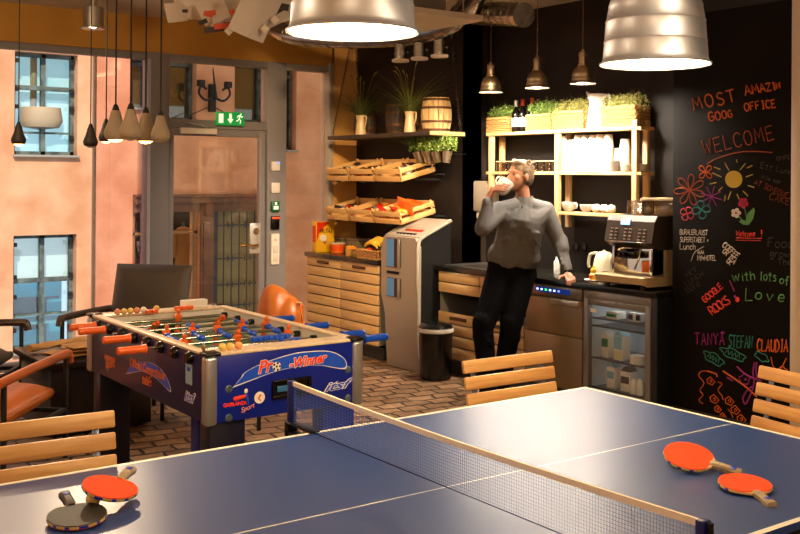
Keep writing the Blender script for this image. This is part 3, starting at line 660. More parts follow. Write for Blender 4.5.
text('GARLANDO', 'lettering', redl, fb, .022, facing((P(236, 404)[0], Y0 - .0012, P(236, 404)[1]), (0, -1, 0)), offset=.001)
text('Sport', 'lettering', mat('pink_lettering', 'f09a8a', .4), fb, .03, facing((P(247, 408)[0], Y0 - .0016, P(247, 408)[1]), (0, -1, 0), roll=.25), shear=.4)
# lettering on the long side (faces -x, reads from far to near)
def S(u, v): p = at(u, v, x=X0); return (p.y, p.z)
def stext(s, u, v, size, m, roll=0, sx=1, name='lettering', off=.001, **k):
    y, z = S(u, v); return text(s, name, m, fb, size, facing((X0 - off, y, z), (-1, 0, 0), roll=roll), sx=sx, **k)
sw = [S(*q) for q in ((126, 374), (133, 364), (148, 362), (160, 368), (168, 380), (171, 391), (168, 390), (156, 378), (142, 371))]
swoosh([(a, b) for a, b in sw], whl, 'printed_swoosh_edge', .0003, plane='x', val=X0); swoosh([(a * .98 + .02 * 2.3, b * .95 + .05 * .75) for a, b in sw], midb, 'printed_swoosh', .0009, plane='x', val=X0)
stext('Official Competition', 147, 369, .058, orl, shear=.2, sx=.92, off=.002, offset=.002)
stext('table', 147, 381, .06, orl, shear=.2, off=.002, offset=.002)
stext('itsf', 189, 397, .062, whl, shear=.35, sx=1.25, offset=.004); stext('itsf', 189, 397, .062, midb, shear=.35, sx=1.25, off=.0022, offset=.0005)
stext('Sport', 110, 364, .06, orl, shear=.3, roll=.2, offset=.002); stext('GARLANDO', 110, 359, .034, orl, offset=.002, sx=.8)
y, z = S(189, 374); MB().box((X0 - .001, y - .035, z - .045), (X0 - .0002, y + .035, z + .045)).build('printed_sticker', mat('pale_blue_sticker', '8fb4cc', .4), fb, smooth=0)
stext('itsf', 189, 369, .026, midb, off=.0018, offset=.001)

# ================================================================= LAMPS AND CEILING
glow_big = mat('big_lamp_diffuser', 'ffffff', .5, emit='ffd9a0', es=34)
glow_small = mat('small_lamp_bulb', 'ffffff', .5, emit='ffeed8', es=420)
inner_w = mat('white_lamp_lining', 'f4ead8', .5)
def big_pendant(p, label):
    t = thing('pendant_lamp', label, 'pendant lamp', p, 0, 'big aluminium pendants over the table tennis table')
    x, y, z = p
    prof = [(.214, 0), (.216, .006), (.205, .012), (.201, .03), (.197, .085), (.199, .09), (.196, .095), (.191, .165), (.193, .17), (.189, .175), (.180, .225), (.181, .229), (.172, .26), (.15, .30), (.115, .335), (.075, .355), (.055, .37), (.05, .50), (.02, .52)]
    MB().lathe(prof, p, 48).build('lamp_shade', alu, t, smooth=50)
    MB().lathe([(.208, .004), (.196, .03), (.19, .09), (.17, .2), (.1, .32)], p, 48).build('shade_lining', inner_w, t)
    MB().lathe([(.0, .018), (.203, .018), (.203, .02), (.0, .021)], p, 48).build('diffuser', glow_big, t)
    MB().cyl((x, y, z + .5), (x, y, CZ), .006, n=8).build('cable', black, t)
    MB().lathe([(.05, 0), (.05, -.03), (.001, -.035)], (x, y, CZ), 16).build('ceiling_rose', steel, t)
    return t
p = at(352.5, 33, d=3.27); big_pendant(tuple(p), 'big spun aluminium pendant lamp cut off by the top edge, nearer the foosball table')
p = at(655, 65, d=3.98); big_pendant(tuple(p), 'big ribbed aluminium pendant lamp hanging in front of the chalkboard')
brassy = mat('warm_brushed_metal', 'b8a88e', .38, 1)
def small_pendant(p, label):
    t = thing('pendant_lamp', label, 'pendant lamp', p, 0, 'small metal pendants over the kitchen counter')
    x, y, z = p
    MB().lathe([(.094, 0), (.092, .004), (.083, .012), (.081, .03), (.082, .034), (.079, .04), (.077, .06), (.078, .064), (.072, .085), (.058, .112), (.036, .128), (.028, .135)], p, 32).build('lamp_shade', brassy, t, smooth=50)
    MB().lathe([(.03, .13), (.036, .134), (.036, .14), (.029, .145), (.027, .20), (.031, .203), (.028, .225), (.014, .235), (.008, .25)], p, 20).build('lamp_holder', brassy, t)
    MB().lathe([(.001, .014), (.08, .014), (.08, .016), (.001, .016)], p, 24).build('bulb_glow', glow_small, t)
    MB().cyl((x, y, z + .245), (x, y, CZ), .0035, n=6).build('cable', mat('copper_cable', '6e5236', .5), t)
for (yy, lab) in ((3.86, 'small metal pendant lamp over the counter, leftmost of three'), (3.325, 'small metal pendant lamp over the counter, middle of three'), (2.85, 'small metal pendant lamp over the counter, rightmost of three')):
    small_pendant((3.5, yy, 2.335), lab)
conc = mat('beige_wood_holder', '9c8a72', .6, col2='ab9a80', nscale=5); darkh = mat('backlit_holder', '2b241e', .6)  # backlit darkness of the far holders is put into their colour
bulbg = mat('hot_bulb', 'ffe0b0', .4, emit='ffb860', es=9); bulbo = mat('frosted_bulb', 'c8b9a4', .3)
for u, v0, v1, d, lit, mm, lab in ((18.5, 122, 146, 7.3, 1, darkh, 'dark teardrop pendant hanging alone at far left before the upper window'), (90.5, 124, 148, 7.4, 0, darkh, 'unlit dark teardrop pendant left of the pendant cluster'), (106, 119, 143.5, 6.3, 1, darkh, 'small dark lit teardrop pendant, leftmost in the pendant cluster'),
                              (115.5, 105, 142.5, 5.0, 1, conc, 'lit beige teardrop pendant, second in the cluster'), (130.5, 104, 141, 4.6, 0, conc, 'largest beige teardrop pendant, middle of the cluster'), (145.5, 108, 144, 5.1, 1, conc, 'lit beige teardrop pendant before the pale mullion'), (160.5, 111, 143, 5.0, 0, conc, 'pale beige teardrop pendant, rightmost in the cluster')):
    pb = at(u, v1, d=d); pt = at(u, v0, d=d); h = pt.z - pb.z; s = h / .16
    t = thing('pendant_lamp', lab, 'pendant lamp', tuple(pb), 0, 'teardrop pendants by the window')
    MB().lathe([(.034 * s, .012 * s), (.044 * s, .02 * s), (.049 * s, .04 * s), (.043 * s, .06 * s), (.032 * s, .085 * s), (.024 * s, .115 * s), (.021 * s, .13 * s), (.017 * s, .137 * s)], tuple(pb), 20, caps=True).build('lamp_body', mm, t, smooth=60)
    MB().lathe([(.001, 0), (.02 * s, .004 * s), (.034 * s, .014 * s), (.03 * s, .018 * s)], tuple(pb), 16, caps=True).build('bulb', bulbg if lit else bulbo, t, smooth=60)
    MB().lathe([(.017 * s, .136 * s), (.013 * s, .15 * s), (.009 * s, .16 * s), (.004, .165 * s)], tuple(pb), 12).build('cap', black, t)
    MB().cyl((pb.x, pb.y, pb.z + .16 * s), (pb.x, pb.y, CZ), .004, n=6).build('cable', black, t)
p = at(93, 29, d=8.0)
t = thing('ceiling_spotlight', 'short steel cylinder spotlight under the ceiling at upper left', 'spotlight', (p.x, p.y, p.z))
MB().lathe([(.09, 0), (.092, .012), (.08, .02), (.08, .17), (.03, .18), (.03, CZ - p.z)], tuple(p), 24, caps=True).build('spot_body', steel, t)
o = lamp('spotlight_beam', 'SPOT', (p.x, p.y, p.z - .03), 125, (1, .74, .48), .035, spot_size=math.radians(58), spot_blend=.7); aim(o, (-.5, .3, .76))
# ---- ventilation duct
def ducttube(m, pts, r, n=20):
    pts = catmull(pts, 6); m.tube(pts, r, n)
    for a, b in zip(pts[::3], pts[1::3]):
        d = (b - a).normalized() * .012
        m.tube([a, a + d], r * 1.06, n)
du = thing('ventilation_duct', 'silver spiral ventilation duct curving under the ceiling behind the lamps', 'duct', tuple(at(420, 40, d=8)))
m = MB(); D = 8.0
ducttube(m, [at(258, 2, d=9.2), at(268, 20, d=9.1), at(288, 34, d=8.9), at(330, 38, d=8.6), at(370, 38, d=8.3), at(402, 36, d=8.1), at(425, 32, d=7.95), at(446, 26, d=7.8), at(460, 15, d=7.7), at(472, 1, d=7.6), at(480, -12, d=7.55)], .082)
m.build('duct_pipe', galv, du, smooth=50)
m = MB(); a = at(474, 13, d=7.9); b = at(523, 15, d=7.2)
m.tube([a, b], .085, 24)
for k in range(9):
    q = a + (b - a) * k / 8.01; m.tube([q, q + (b - a).normalized() * .012], .089, 24)
m.build('duct_end_pipe', galv, du, smooth=50)
dw = mat('white_disc', 'e6ddcf', .5)
for u, v, d in ((400.5, 62, 8.1), (419.5, 60, 8.0), (439.5, 57.5, 7.9)):
    p = at(u, v, d=d)
    n_ = MB().lathe([(.048, .02), (.048, .12), (.053, .12), (.053, .13), (.048, .13), (.048, .17)], tuple(p), 20).lathe([(.049, .06), (.053, .06), (.053, .07), (.049, .07)], tuple(p), 20).build('duct_nozzle', galv, du)
    MB().lathe([(.001, 0), (.066, 0), (.07, .008), (.068, .02), (.001, .022)], tuple(p), 24).build('valve_disc', dw, n_)
    MB().cyl(p + CR * .04 + Vector((0, 0, .08)), p + CR * .065 + Vector((0, 0, .08)), .008, n=8).build('valve_knob', galv, n_)
# suspended ceiling raft
q = [at(395, 36, z=2.82), at(481, 18, z=2.82), at(470, 4, z=2.82), at(330, 1, z=2.82)]
ra = thing('ceiling_raft', 'cream edged flat panel hung under the ceiling beside the duct', 'ceiling panel', tuple(q[1]))
MB().prism([(2.1, 3.1, 2.75), (2.77, 3.1, 2.75), (2.77, 4.5, 2.75), (2.1, 4.5, 2.75)], (0, 0, .04)).build('panel', mat('raft_paint', 'd8ccb8', .6), ra, smooth=0)
for x in (2.2, 2.67):
    for y in (3.2, 4.4): MB().cyl((x, y, 2.79), (x, y, CZ), .006, n=6).build('hanger_rod', steel, ra)
tag(bx((2.28, 3.3, 2.791), (2.6, 4.2, 2.98), .01).build('air_unit', mat('grey_unit', '77706a', .5)), 'grey air handling box lying on the ceiling panel', 'air unit')
# ---- chandelier of hanging papers
pa = mat('paper_white', 'cfc4b4', .8); pb_ = mat('paper_grey', 'a39a8e', .8); pk = mat('dark_leather_strip', '1f1815', .5); po = mat('orange_card', 'c2491c', .6)
c0 = at(228, 5, d=4.6)
ch = thing('paper_chandelier', 'chandelier of overlapping white sheets, dark strips and orange cards at top', 'chandelier', tuple(c0))
rnd = random.Random(3)
def sheet(u, v, w, h, d, roll, m, tilt=.3, name='paper_sheet', yaw=0):
    p = at(u, v, d=d); M = facing(p, (-CF + CR * yaw + Vector((0, 0, -tilt))), roll=roll); mb = MB(); rg = []
    for i in range(6):
        x = -w / 2 + w * i / 5; zc_ = .12 * w * math.sin(PI * i / 5)
        rg.append([M @ Vector((x, -h / 2, zc_)), M @ Vector((x, h / 2, zc_)), M @ Vector((x, h / 2, zc_ + .0015)), M @ Vector((x, -h / 2, zc_ + .0015))])
    mb.rings(rg); return mb.build(name, m, ch, smooth=60)
for u, v, w, h, d, r in ((176, 12, .10, .09, 4.7, .1), (195, 6, .16, .12, 4.8, -.15), (212, 8, .14, .13, 4.5, .3), (228, 14, .18, .14, 4.6, .1), (244, 10, .16, .16, 4.7, -.2), (255, 15, .17, .20, 4.4, -.35), (268, 8, .18, .15, 4.6, .25), (283, 6, .1, .1, 4.7, .5), (205, -4, .3, .12, 4.9, .05), (245, -6, .3, .14, 4.9, -.05), (275, -5, .2, .12, 4.8, .2), (233, 22, .05, .03, 4.5, .1), (262, 18, .14, .12, 4.45, .4), (218, 17, .09, .05, 4.6, .2)):
    sheet(u, v, w, h, d, r, pa if rnd.random() < .8 else pb_, rnd.uniform(.1, .6), yaw=rnd.uniform(-.5, .5))
for u, v, w, h, r in ((206, 4, .04, .015, .2), (185, 11, .025, .015, 0), (222, 28, .16, .025, .15), (232, 26, .07, .04, .1), (277, 11, .09, .025, .5), (262, 26, .08, .022, .6), (280, 6, .08, .03, -.2), (203, 22, .04, .02, .4), (240, 23, .05, .02, 0)):
    sheet(u, v, w, h, 4.5, r, pk, .2, 'dark_strip')
for u, v, w, h, r in ((210, 13, .05, .022, .1), (222, 26, .07, .025, .1), (232, 12, .025, .02, .5), (208, 15, .04, .015, -.3)):
    sheet(u, v, w, h, 4.42, r, po, .2, 'orange_card')
for u, v in ((229, 31), (275, 20), (265, 29), (187, 3), (247, 31)): sheet(u, v, .03, .03, 4.4, .78, pa, .1, 'paper_tag')
MB().cyl((c0.x, c0.y, c0.z), (c0.x, c0.y, CZ), .01).build('suspension_rod', steel, ch)

# ================================================================= LEFT NICHE: drawer cabinet, crates, hanging shelf
ply = wood('birch_drawer_front', 'cda46c', 'dbb882', 1, 2.2, .45, .1)
greyc = mat('grey_carcass', '6d6a68', .5); blackwt = mat('black_worktop', '16140f', .25, spec=.6); leather = mat('brown_leather_pull', '6a3f22', .5)
def plank_cab(name, label, xf, y0, y1, xb, rows, handle_rows, open_z=None, zt=.86):
    t = thing(name, label, 'cabinet', (xf, (y0 + y1) / 2, 0), 0, 'birch fronted drawer cabinets')
    MB().box((xf + .02, y0, .12), (xb, y0 + .018, zt)).box((xf + .02, y1 - .018, .12), (xb, y1, zt)).box((xf + .02, y0, .12), (xb, y1, .14)).box((xb - .02, y0, .12), (xb, y1, zt)).box((xf + .02, y0, zt - .012), (xb, y1, zt)).build('carcass', greyc, t, smooth=0)
    MB().box((xf + .06, y0, 0), (xb, y1, .12)).build('plinth', mat('dark_plinth', '2c2a29', .5), t)
    for i, (z0, z1) in enumerate(rows):
        d = MB().box((xf, y0 + .004, z0), (xf + .018, y1 - .004, z1), .002).build('drawer' if i in handle_rows else 'front_plank', ply, t)
        if i in handle_rows:
            yc = (y0 + y1) / 2
            MB().box((xf - .003, yc - .11, (z0 + z1) / 2 - .014), (xf, yc + .11, (z0 + z1) / 2 + .014), .001).build('handle_recess', mat('dark_recess', '3a2616', .7), d)
            MB().tube([(xf - .004, yc - .1, (z0 + z1) / 2 + .008), (xf - .016, yc - .03, (z0 + z1) / 2 - .0), (xf - .016, yc + .03, (z0 + z1) / 2), (xf - .004, yc + .1, (z0 + z1) / 2 + .008)], .007, 8).build('leather_pull', leather, d)
    for i, ((a0, a1), (b0, b1)) in enumerate(zip(rows, rows[1:])):
        if a0 - b1 < .05: MB().box((xf + .016, y0 + .018, b1 - .005), (xf + .022, y1 - .018, a0 + .005)).build('gap_strip', mat('grey_gap', '6f6f70', .6), t, smooth=0)
    return t
rows = [(.857 - .0918 * (k + 1) + .013, .857 - .0918 * k) for k in range(8)]
plank_cab('drawer_cabinet', 'birch slatted cabinet left of its twin under the black worktop by the glass wall', 3.3, 5.775, 6.40, 3.89, rows, (0,))
plank_cab('drawer_cabinet', 'birch slatted cabinet beside the tall grey dispenser machine', 3.3, 5.14, 5.775, 3.89, rows, (0,))
tag(bx((3.28, 5.13, .86), (3.895, 6.41, .9), .003).build('worktop', blackwt), 'black worktop carrying the cereal box and bread basket', 'worktop')

def on(u, v, z=.9): p = at(u, v, z=z); return Vector((p.x, p.y, z))
yel = mat('cereal_yellow', 'e8b820', .4); redb = mat('cereal_red', 'd83018', .4)
t = thing('cereal_box', 'yellow and red cereal box standing at the left end of the worktop', 'cereal box', (3.42, 6.33, .9))
MB().box((3.34, 6.28, .9), (3.55, 6.36, 1.2), .002).build('carton', yel, t)
m = MB().prism([(3.345, 6.279, 1.195), (3.50, 6.279, 1.195), (3.42, 6.279, 1.14), (3.37, 6.279, 1.08), (3.345, 6.279, 1.0)], (0, -.0006, 0)).build('printed_panel', redb, t, smooth=0)
MB().ball((3.42, 6.279, 1.04), (.04, .002, .035), 16).build('printed_bowl', white, t)
text('MUSLI', 'lettering', mat('brown_letters', '7a4a10', .5), t, .06, facing((3.45, 6.277, 1.11), (0, -1, 0)), offset=.001, sx=.9)
MB().box((3.338, 6.29, 1.0), (3.3405, 6.35, 1.16)).build('side_print', redb, t, smooth=0)
def tub(name, label, u, v, r, h, m, cat, lidm=None, band=None, taper=.85):
    p = on(u, v); p = p + Vector((.4, .5, 0)).normalized() * r
    t = thing(name, label, cat, tuple(p))
    MB().lathe([(.001, 0), (r * taper, 0), (r, h), (r * .96, h), (r * .93, h - .01), (.001, h - .012)], tuple(p), 24, caps=True).build('tub_body', m, t)
    if band: MB().lathe([(r * (taper + (1 - taper) * .2) + .001, h * .2), (r * (taper + (1 - taper) * .8) + .001, h * .8)], tuple(p), 24).build('label_band', band, t)
    if lidm: MB().lathe([(r * 1.03, h - .005), (r * 1.03, h + .008), (.001, h + .009)], tuple(p), 24, caps=True).build('lid', lidm, t)
    return t
tub('plastic_tub', 'red tub in front of the cereal box', 320, 252, .075, .10, mat('red_tub', 'd23a14', .35), 'tub', mat('grey_lid', 'a09890', .4))
tub('plastic_tub', 'clear tub with an orange label beside the red tub', 336.5, 253, .075, .09, mat('tub_orange', 'e87a28', .35), 'tub', mat('clear_lid', 'cfc4b4', .3), mat('orange_band', 'f05a14', .4))
tub('plastic_tub', 'small clear jar with orange fruit snacks beside the orange labelled tub', 348.5, 256, .04, .06, mat('jar_amber', 'b98a4a', .2), 'jar', None)
tub('plastic_tub', 'small clear jar touching the bread basket on the worktop', 355, 257, .035, .055, mat('jar_brown', '8f6c3c', .2), 'jar', None)
for k in range(7):
    p = on(346.5 + (k % 4) * 2.6, 254.5, .9) ; tag(MB().ball((p.x + .03, p.y + .03, .955 + .012 * (k // 4)), .018, 10).build('orange_fruit', mat('fruit_orange', 'f09a20', .4)), 'small orange fruit heaped on the clear jars', 'fruit', 'small orange fruits on the jars')
boxm = mat('smoky_clear_plastic', '8a7c64', .15)
for k, (u, lab) in enumerate(((345, 'smoky clear food container at the back of the worktop, left one'), (359, 'smoky clear food container at the back of the worktop, right one'))):
    p = at(u, 246, x=3.72); z = .9
    t = thing('food_container', lab, 'container', (3.72, p.y, .9))
    MB().box((3.64, p.y - .11, .9), (3.82, p.y + .11, 1.02), .01).build('container_body', boxm, t)
    MB().box((3.635, p.y - .115, 1.02), (3.825, p.y + .115, 1.035), .004).build('lid', mat('pale_clear_lid', 'b5a488', .2), t)
def weave_mat():
    m = mat('wicker', 'c2915a', .6)
    nt = m.node_tree; b = nt.nodes['Principled BSDF']; tc = nt.nodes.new('ShaderNodeTexCoord'); br = nt.nodes.new('ShaderNodeTexBrick')
    mp = nt.nodes.new('ShaderNodeMapping'); mp.inputs['Rotation'].default_value = (PI / 2, 0, 0); nt.links.new(tc.outputs['Generated'], mp.inputs[0]); nt.links.new(mp.outputs[0], br.inputs['Vector'])
    return m
wick = mat('wicker', 'c08e55', .6, bump=.4, bscale=60); wick2 = mat('wicker_dark', '8a5e32', .6)
def basket(name, label, c, wx, wy, h, group=None, rows=8, cat='basket'):
    """woven: horizontal canes that pass in and out of upright stakes"""
    t = thing(name, label, cat, c, 0, group)
    cx, cy, cz = c
    MB().box((cx - wx / 2 + .006, cy - wy / 2 + .006, cz), (cx + wx / 2 - .006, cy + wy / 2 - .006, cz + .01)).box((cx - wx / 2 + .007, cy - wy / 2 + .007, cz + .01), (cx + wx / 2 - .007, cy - wy / 2 + .009, cz + h - .01)).box((cx - wx / 2 + .007, cy + wy / 2 - .009, cz + .01), (cx + wx / 2 - .007, cy + wy / 2 - .007, cz + h - .01)).box((cx - wx / 2 + .007, cy - wy / 2 + .007, cz + .01), (cx - wx / 2 + .009, cy + wy / 2 - .007, cz + h - .01)).box((cx + wx / 2 - .009, cy - wy / 2 + .007, cz + .01), (cx + wx / 2 - .007, cy + wy / 2 - .007, cz + h - .01)).build('basket_lining', wick2, t, smooth=0)
    m = MB(); n = 32; per = []
    for k in range(n * 4):
        s, f = divmod(k, n); f /= n
        x, y = [(-.5 + f, -.5), (.5, -.5 + f), (.5 - f, .5), (-.5, .5 - f)][s]; per.append((cx + x * wx, cy + y * wy, [(0, -1), (1, 0), (0, 1), (-1, 0)][s]))
    rr = h / rows / 2.1
    for j in range(rows):
        zz = cz + rr + (h - 2 * rr) * j / (rows - 1)
        pts = [Vector((x + nx[0] * .007 * (1 if (k // 4 + j) % 2 else -.6), y + nx[1] * .007 * (1 if (k // 4 + j) % 2 else -.6), zz)) for k, (x, y, nx) in enumerate(per)]
        m.tube(pts + [pts[0]], rr, 5, caps=False)
    for zz in (cz + .006, cz + h): m.tube([Vector((x, y, zz)) for x, y, _ in per[::2]] + [Vector((per[0][0], per[0][1], zz))], rr * 1.5, 6, caps=False)
    m.build('woven_wall', wick, t, smooth=60)
    return t
p = on(356.5, 261); bk = (3.40, 5.33, .9)
basket('bread_basket', 'wicker basket holding bananas beside the grey machine', bk, .2, .30, .08, rows=6)
bana = mat('banana_yellow', 'e8bc3c', .45)
for k in range(4):
    pts = [Vector((bk[0] - .05 + .028 * k, bk[1] + .11 * math.cos(a) - .0, bk[2] + .075 + .012 * k + .075 * math.sin(a))) for a in [PI * (.12 + .76 * q / 9) for q in range(10)]]
    tag(MB().tube(pts, [.006, .014, .018, .019, .02, .02, .019, .018, .013, .005], 8).build('banana', bana), 'yellow banana arched over the wicker basket', 'banana', 'bananas in the bread basket')
tag(MB().ball((bk[0] - .05, bk[1] + .03, bk[2] + .07), .035, 14).build('apple', mat('red_apple', 'c8401c', .35)), 'red apple under the bananas in the wicker basket', 'apple')

# ---- tilted crates with snacks
crate_w = wood('raw_pine_crate', 'd8a765', 'e4ba7c', 1, 3, .6, 0); crate_w2 = wood('raw_pine_crate_side', 'd8a765', 'e4ba7c', 0, 3, .6, 0)
TL = math.radians(14)
def crate(loc, label):
    """local: front at x=0, runs back along +x, width along y (0..-W)"""
    t = thing('wooden_crate', label, 'crate', loc, 0, None)
    R = Matrix.Rotation(-TL, 4, 'Y'); W = .39; D = .40; H = .125
    def b(nm, lo, hi, m=crate_w): MB().box(lo, hi, .002, 0, R).build(nm, m, t, local=True)
    b('front_board', (0, -W / 2, .072), (.012, W / 2, .12)); b('front_board', (0, -W / 2, .004), (.012, W / 2, .05))
    b('back_board', (D - .012, -W / 2, .06), (D, W / 2, .12)); b('back_board', (D - .012, -W / 2, .004), (D, W / 2, .04))
    for s in (-1, 1):
        y = s * (W / 2 - .006)
        b('side_board', (0, y - .006, .078), (D, y + .006, .118), crate_w2); b('side_board', (0, y - .006, .008), (D, y + .006, .05), crate_w2)
        for x in (.012, D - .032): b('corner_post', (x, y - s * .02 - .006, 0), (x + .02, y - s * .006 + .004, .135))
    for k in range(4): b('bottom_slat', (.012, -W / 2 + .01 + k * .095, 0), (D - .012, -W / 2 + .09 + k * .095, .008), crate_w2)
    b('front_foot', (-.002, -.035, -.012), (.01, .035, .004), black)
    return t
pk_cols = {k: mat('wrap_' + k, c, .3, spec=.6) for k, c in dict(red='c8241a', orange='f0661e', green='2f7a44', white='e6dcc8', brown='5a3320', blue='2456a0', yellow='e0b030', dark='3a2a24').items()}
rndc = random.Random(11)
def cushion_pack(c, w=.10, h=.075, th=.022):
    M = Matrix.Translation(c) @ Matrix.Rotation(math.radians(-20), 4, 'Y') @ Matrix.Rotation(math.radians(12), 4, 'X'); mb = MB(); rg = []
    for i in range(11):
        f = -1 + i / 5; e = math.sqrt(max(0, 1 - f ** 4)); ww = w * (1 if abs(f) < .9 else 1.05)
        rg.append([M @ Vector(((th * e + .0012) * math.sin(a), ww * math.cos(a), f * h)) for a in [2 * PI * j / 14 for j in range(14)]])
    return mb.rings(rg)
names = ['left', 'middle', 'right']
for row, (z, rn) in enumerate(((1.605, 'upper'), (1.225, 'lower'))):
    for k in range(3):
        y = 5.98 - .425 * k
        crate((3.4, y, z), '%s crate in the %s row of tilted pine crates' % (['left', 'middle', 'rightmost'][k], rn))
        pal = [['white', 'green', 'dark', 'brown'], ['brown', 'dark', 'orange', 'white'], ['brown', 'blue', 'white', 'dark'], ['dark', 'white', 'red', 'brown'], ['red', 'white', 'green', 'yellow'], ['orange', 'red', 'orange', 'yellow']][row * 3 + k]
        big = row == 1 and k == 2
        for q in range(14 if not big else 9):
            s = 1.0 if not big else 1.7
            if row * 3 + k == 4: s = 1.25
            lx = .05 + .30 * rndc.random(); ly = -.15 + .30 * rndc.random(); lz = .05 + .05 * rndc.random() + (.03 if big else 0)
            c = Vector((3.4, y, z)) + Matrix.Rotation(-TL, 3, 'Y') @ Vector((lx, ly, lz))
            M = Matrix.Translation(c) @ Euler((rndc.uniform(-.6, .6), rndc.uniform(-.6, .3), rndc.uniform(0, PI))).to_matrix().to_4x4()
            mb = MB(); w, h, th = .045 * s, .028 * s, .011 * s; rg = []
            for i in range(9):
                f = -1 + 2 * i / 8; e = math.sqrt(max(0, 1 - f ** 4)); tt_ = th * e + .0012; ww = h * (1 if abs(f) < .9 else 1.08)
                rg.append([M @ Vector((f * w, ww * math.cos(a), tt_ * math.sin(a))) for a in [2 * PI * j / 10 for j in range(10)]])
            mb.rings(rg)
            tag(mb.build('snack_packet', pk_cols[pal[q % 4]], smooth=50), 'wrapped snack lying in the %s crate of the %s row' % (names[k], rn), 'snack', 'snacks in the %s %s crate' % (rn, names[k]))
tag(cushion_pack((3.47, 4.97, 1.39)).build('snack_packet', pk_cols['orange'], smooth=50), 'largest orange crisp bag standing up in the rightmost lower crate', 'snack')
for z, lab in ((1.6, 'black wall rail under the upper row of crates'), (1.22, 'black wall rail under the lower row of crates')):
    tag(MB().box((3.79, 4.95, z + .07), (3.9, 6.2, z + .085)).box((3.6, 5.0, z + .02), (3.9, 5.02, z + .04)).box((3.6, 6.13, z + .02), (3.9, 6.15, z + .04)).build('crate_rail', black, smooth=0), lab, 'rail')

# ---- hanging shelf with barrels and jugs
sh = thing('hanging_shelf', 'dark plank shelf hung on chains above the crates', 'shelf', (3.6, 5.1, 2.02))
shd = mat('dark_stained_plank', '2e2620', .5, col2='3a3028', nscale=8); shl = wood('lit_plank_end', 'a98a5c', 'c2a372', 1, 3, .6, 0)  # pale end board has the light on the shelf end put into its colour
for y0, y1, m_ in ((5.38, 6.18, shd), (4.95, 5.375, shd), (4.535, 4.945, shd), (4.52, 4.534, shl)):
    MB().box((3.4, y0, 2.01), (3.78, y1, 2.045), .003).build('shelf_board', m_, sh)
def chain(a, b, parent, r=.011):
    a, b = Vector(a), Vector(b); n = int((b - a).length / .028); d = (b - a).normalized(); u = d.orthogonal().normalized(); w = d.cross(u); m = MB()
    for k in range(n):
        c = a + (b - a) * (k + .5) / n; q = u if k % 2 else w
        pts = [c + d * .02 * math.sin(2 * PI * i / 8) + q * r * math.cos(2 * PI * i / 8) for i in range(9)]
        m.tube(pts, .0028, 4, caps=False)
    m.build('chain', mat('dark_chain', '57504a', .4, .8), parent, smooth=0)
for y in (6.12, 4.56):
    dy = -.16 if y > 5 else .05
    if y > 5: chain((3.42, y, 2.05), (3.62, y + dy * .3, CZ), sh)
    chain((3.76, y, 2.05), (3.64, y + dy * .3, CZ), sh)
barrel_l = wood('lit_oak_staves', 'a88a5a', 'd2b684', 2, 4, .6, 0); barrel_d = wood('dark_oak_staves', '2a1d14', '3a2a1c', 2, 4, .6, 0); hoop = mat('rusty_hoop', '5a3a22', .6, .5)  # the lit barrel has its light put into the pale stave colour
def barrel(c, r, h, m, label):
    t = thing('wooden_barrel', label, 'barrel', c)
    N = 18; mb = MB()
    for k in range(N):
        a0 = 2 * PI * k / N + .02; a1 = 2 * PI * (k + 1) / N - .02; rg = []
        for j in range(9):
            z = h * j / 8; rr = r * (.84 + .16 * math.sin(PI * j / 8))
            rg.append([Vector((c[0] + q * math.cos(a), c[1] + q * math.sin(a), c[2] + z)) for q, a in ((rr, a0), (rr * 1.01, (a0 + a1) / 2), (rr, a1), (rr - .012, a1), (rr - .012, a0))])
        mb.rings(rg)
    mb.build('barrel_staves', m, t, smooth=25)
    MB().lathe([(.001, h - .02), (r * .82, h - .02), (r * .82, h - .008), (.001, h - .008)], c, 24, caps=True).build('barrel_head', m, t)
    for f in (.06, .3, .7, .94):
        rr = r * (.84 + .16 * math.sin(PI * f)) + .003; MB().lathe([(rr - .001, h * f - .011), (rr + .001, h * f - .011), (rr + .001, h * f + .011), (rr - .001, h * f + .011)], c, 32).build('barrel_hoop', hoop, t)
    return t
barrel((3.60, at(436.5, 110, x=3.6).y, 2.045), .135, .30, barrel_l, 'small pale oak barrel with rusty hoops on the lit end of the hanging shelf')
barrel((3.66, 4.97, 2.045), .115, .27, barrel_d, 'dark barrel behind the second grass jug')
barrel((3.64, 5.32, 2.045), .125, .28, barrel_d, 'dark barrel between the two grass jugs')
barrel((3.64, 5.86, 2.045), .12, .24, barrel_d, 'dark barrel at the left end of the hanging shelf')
cream = mat('cream_enamel', 'cdb48c', .35)
gr1 = mat('grass_green', '4c5a26', .6, col2='6a7434', nscale=3); gr2 = mat('dry_grass', '9a8a3c', .6)
def jug(c, h, label, handle=True, m=None, cat='jug'):
    t = thing('enamel_jug', label, cat, c); s = h / .16
    MB().lathe([(.001, 0), (.045 * s, 0), (.046 * s, .01 * s), (.038 * s, .09 * s), (.034 * s, .115 * s), (.040 * s, .15 * s), (.044 * s, .16 * s), (.040 * s, .158 * s), (.031 * s, .115 * s)], c, 24, caps=False).build('jug_body', m or cream, t, smooth=60)
    MB().tube([(c[0] - .005 * s, c[1] + .030 * s, c[2] + .15 * s), (c[0] - .005 * s, c[1] + .06 * s, c[2] + .17 * s), (c[0] - .005 * s, c[1] + .040 * s, c[2] + .148 * s)], [.012 * s, .006 * s, .012 * s], 8).build('spout', m or cream, t)
    if handle: MB().tube(catmull([(c[0], c[1] - .036 * s, c[2] + .14 * s), (c[0], c[1] - .075 * s, c[2] + .15 * s), (c[0], c[1] - .07 * s, c[2] + .09 * s), (c[0], c[1] - .042 * s, c[2] + .05 * s)]), .006 * s, 8).build('handle', m or cream, t)
    return t
def lim_(c, q): return min(q, 3.885 if c[0] < 3.8 and c[1] > 4.4 else 4.07)
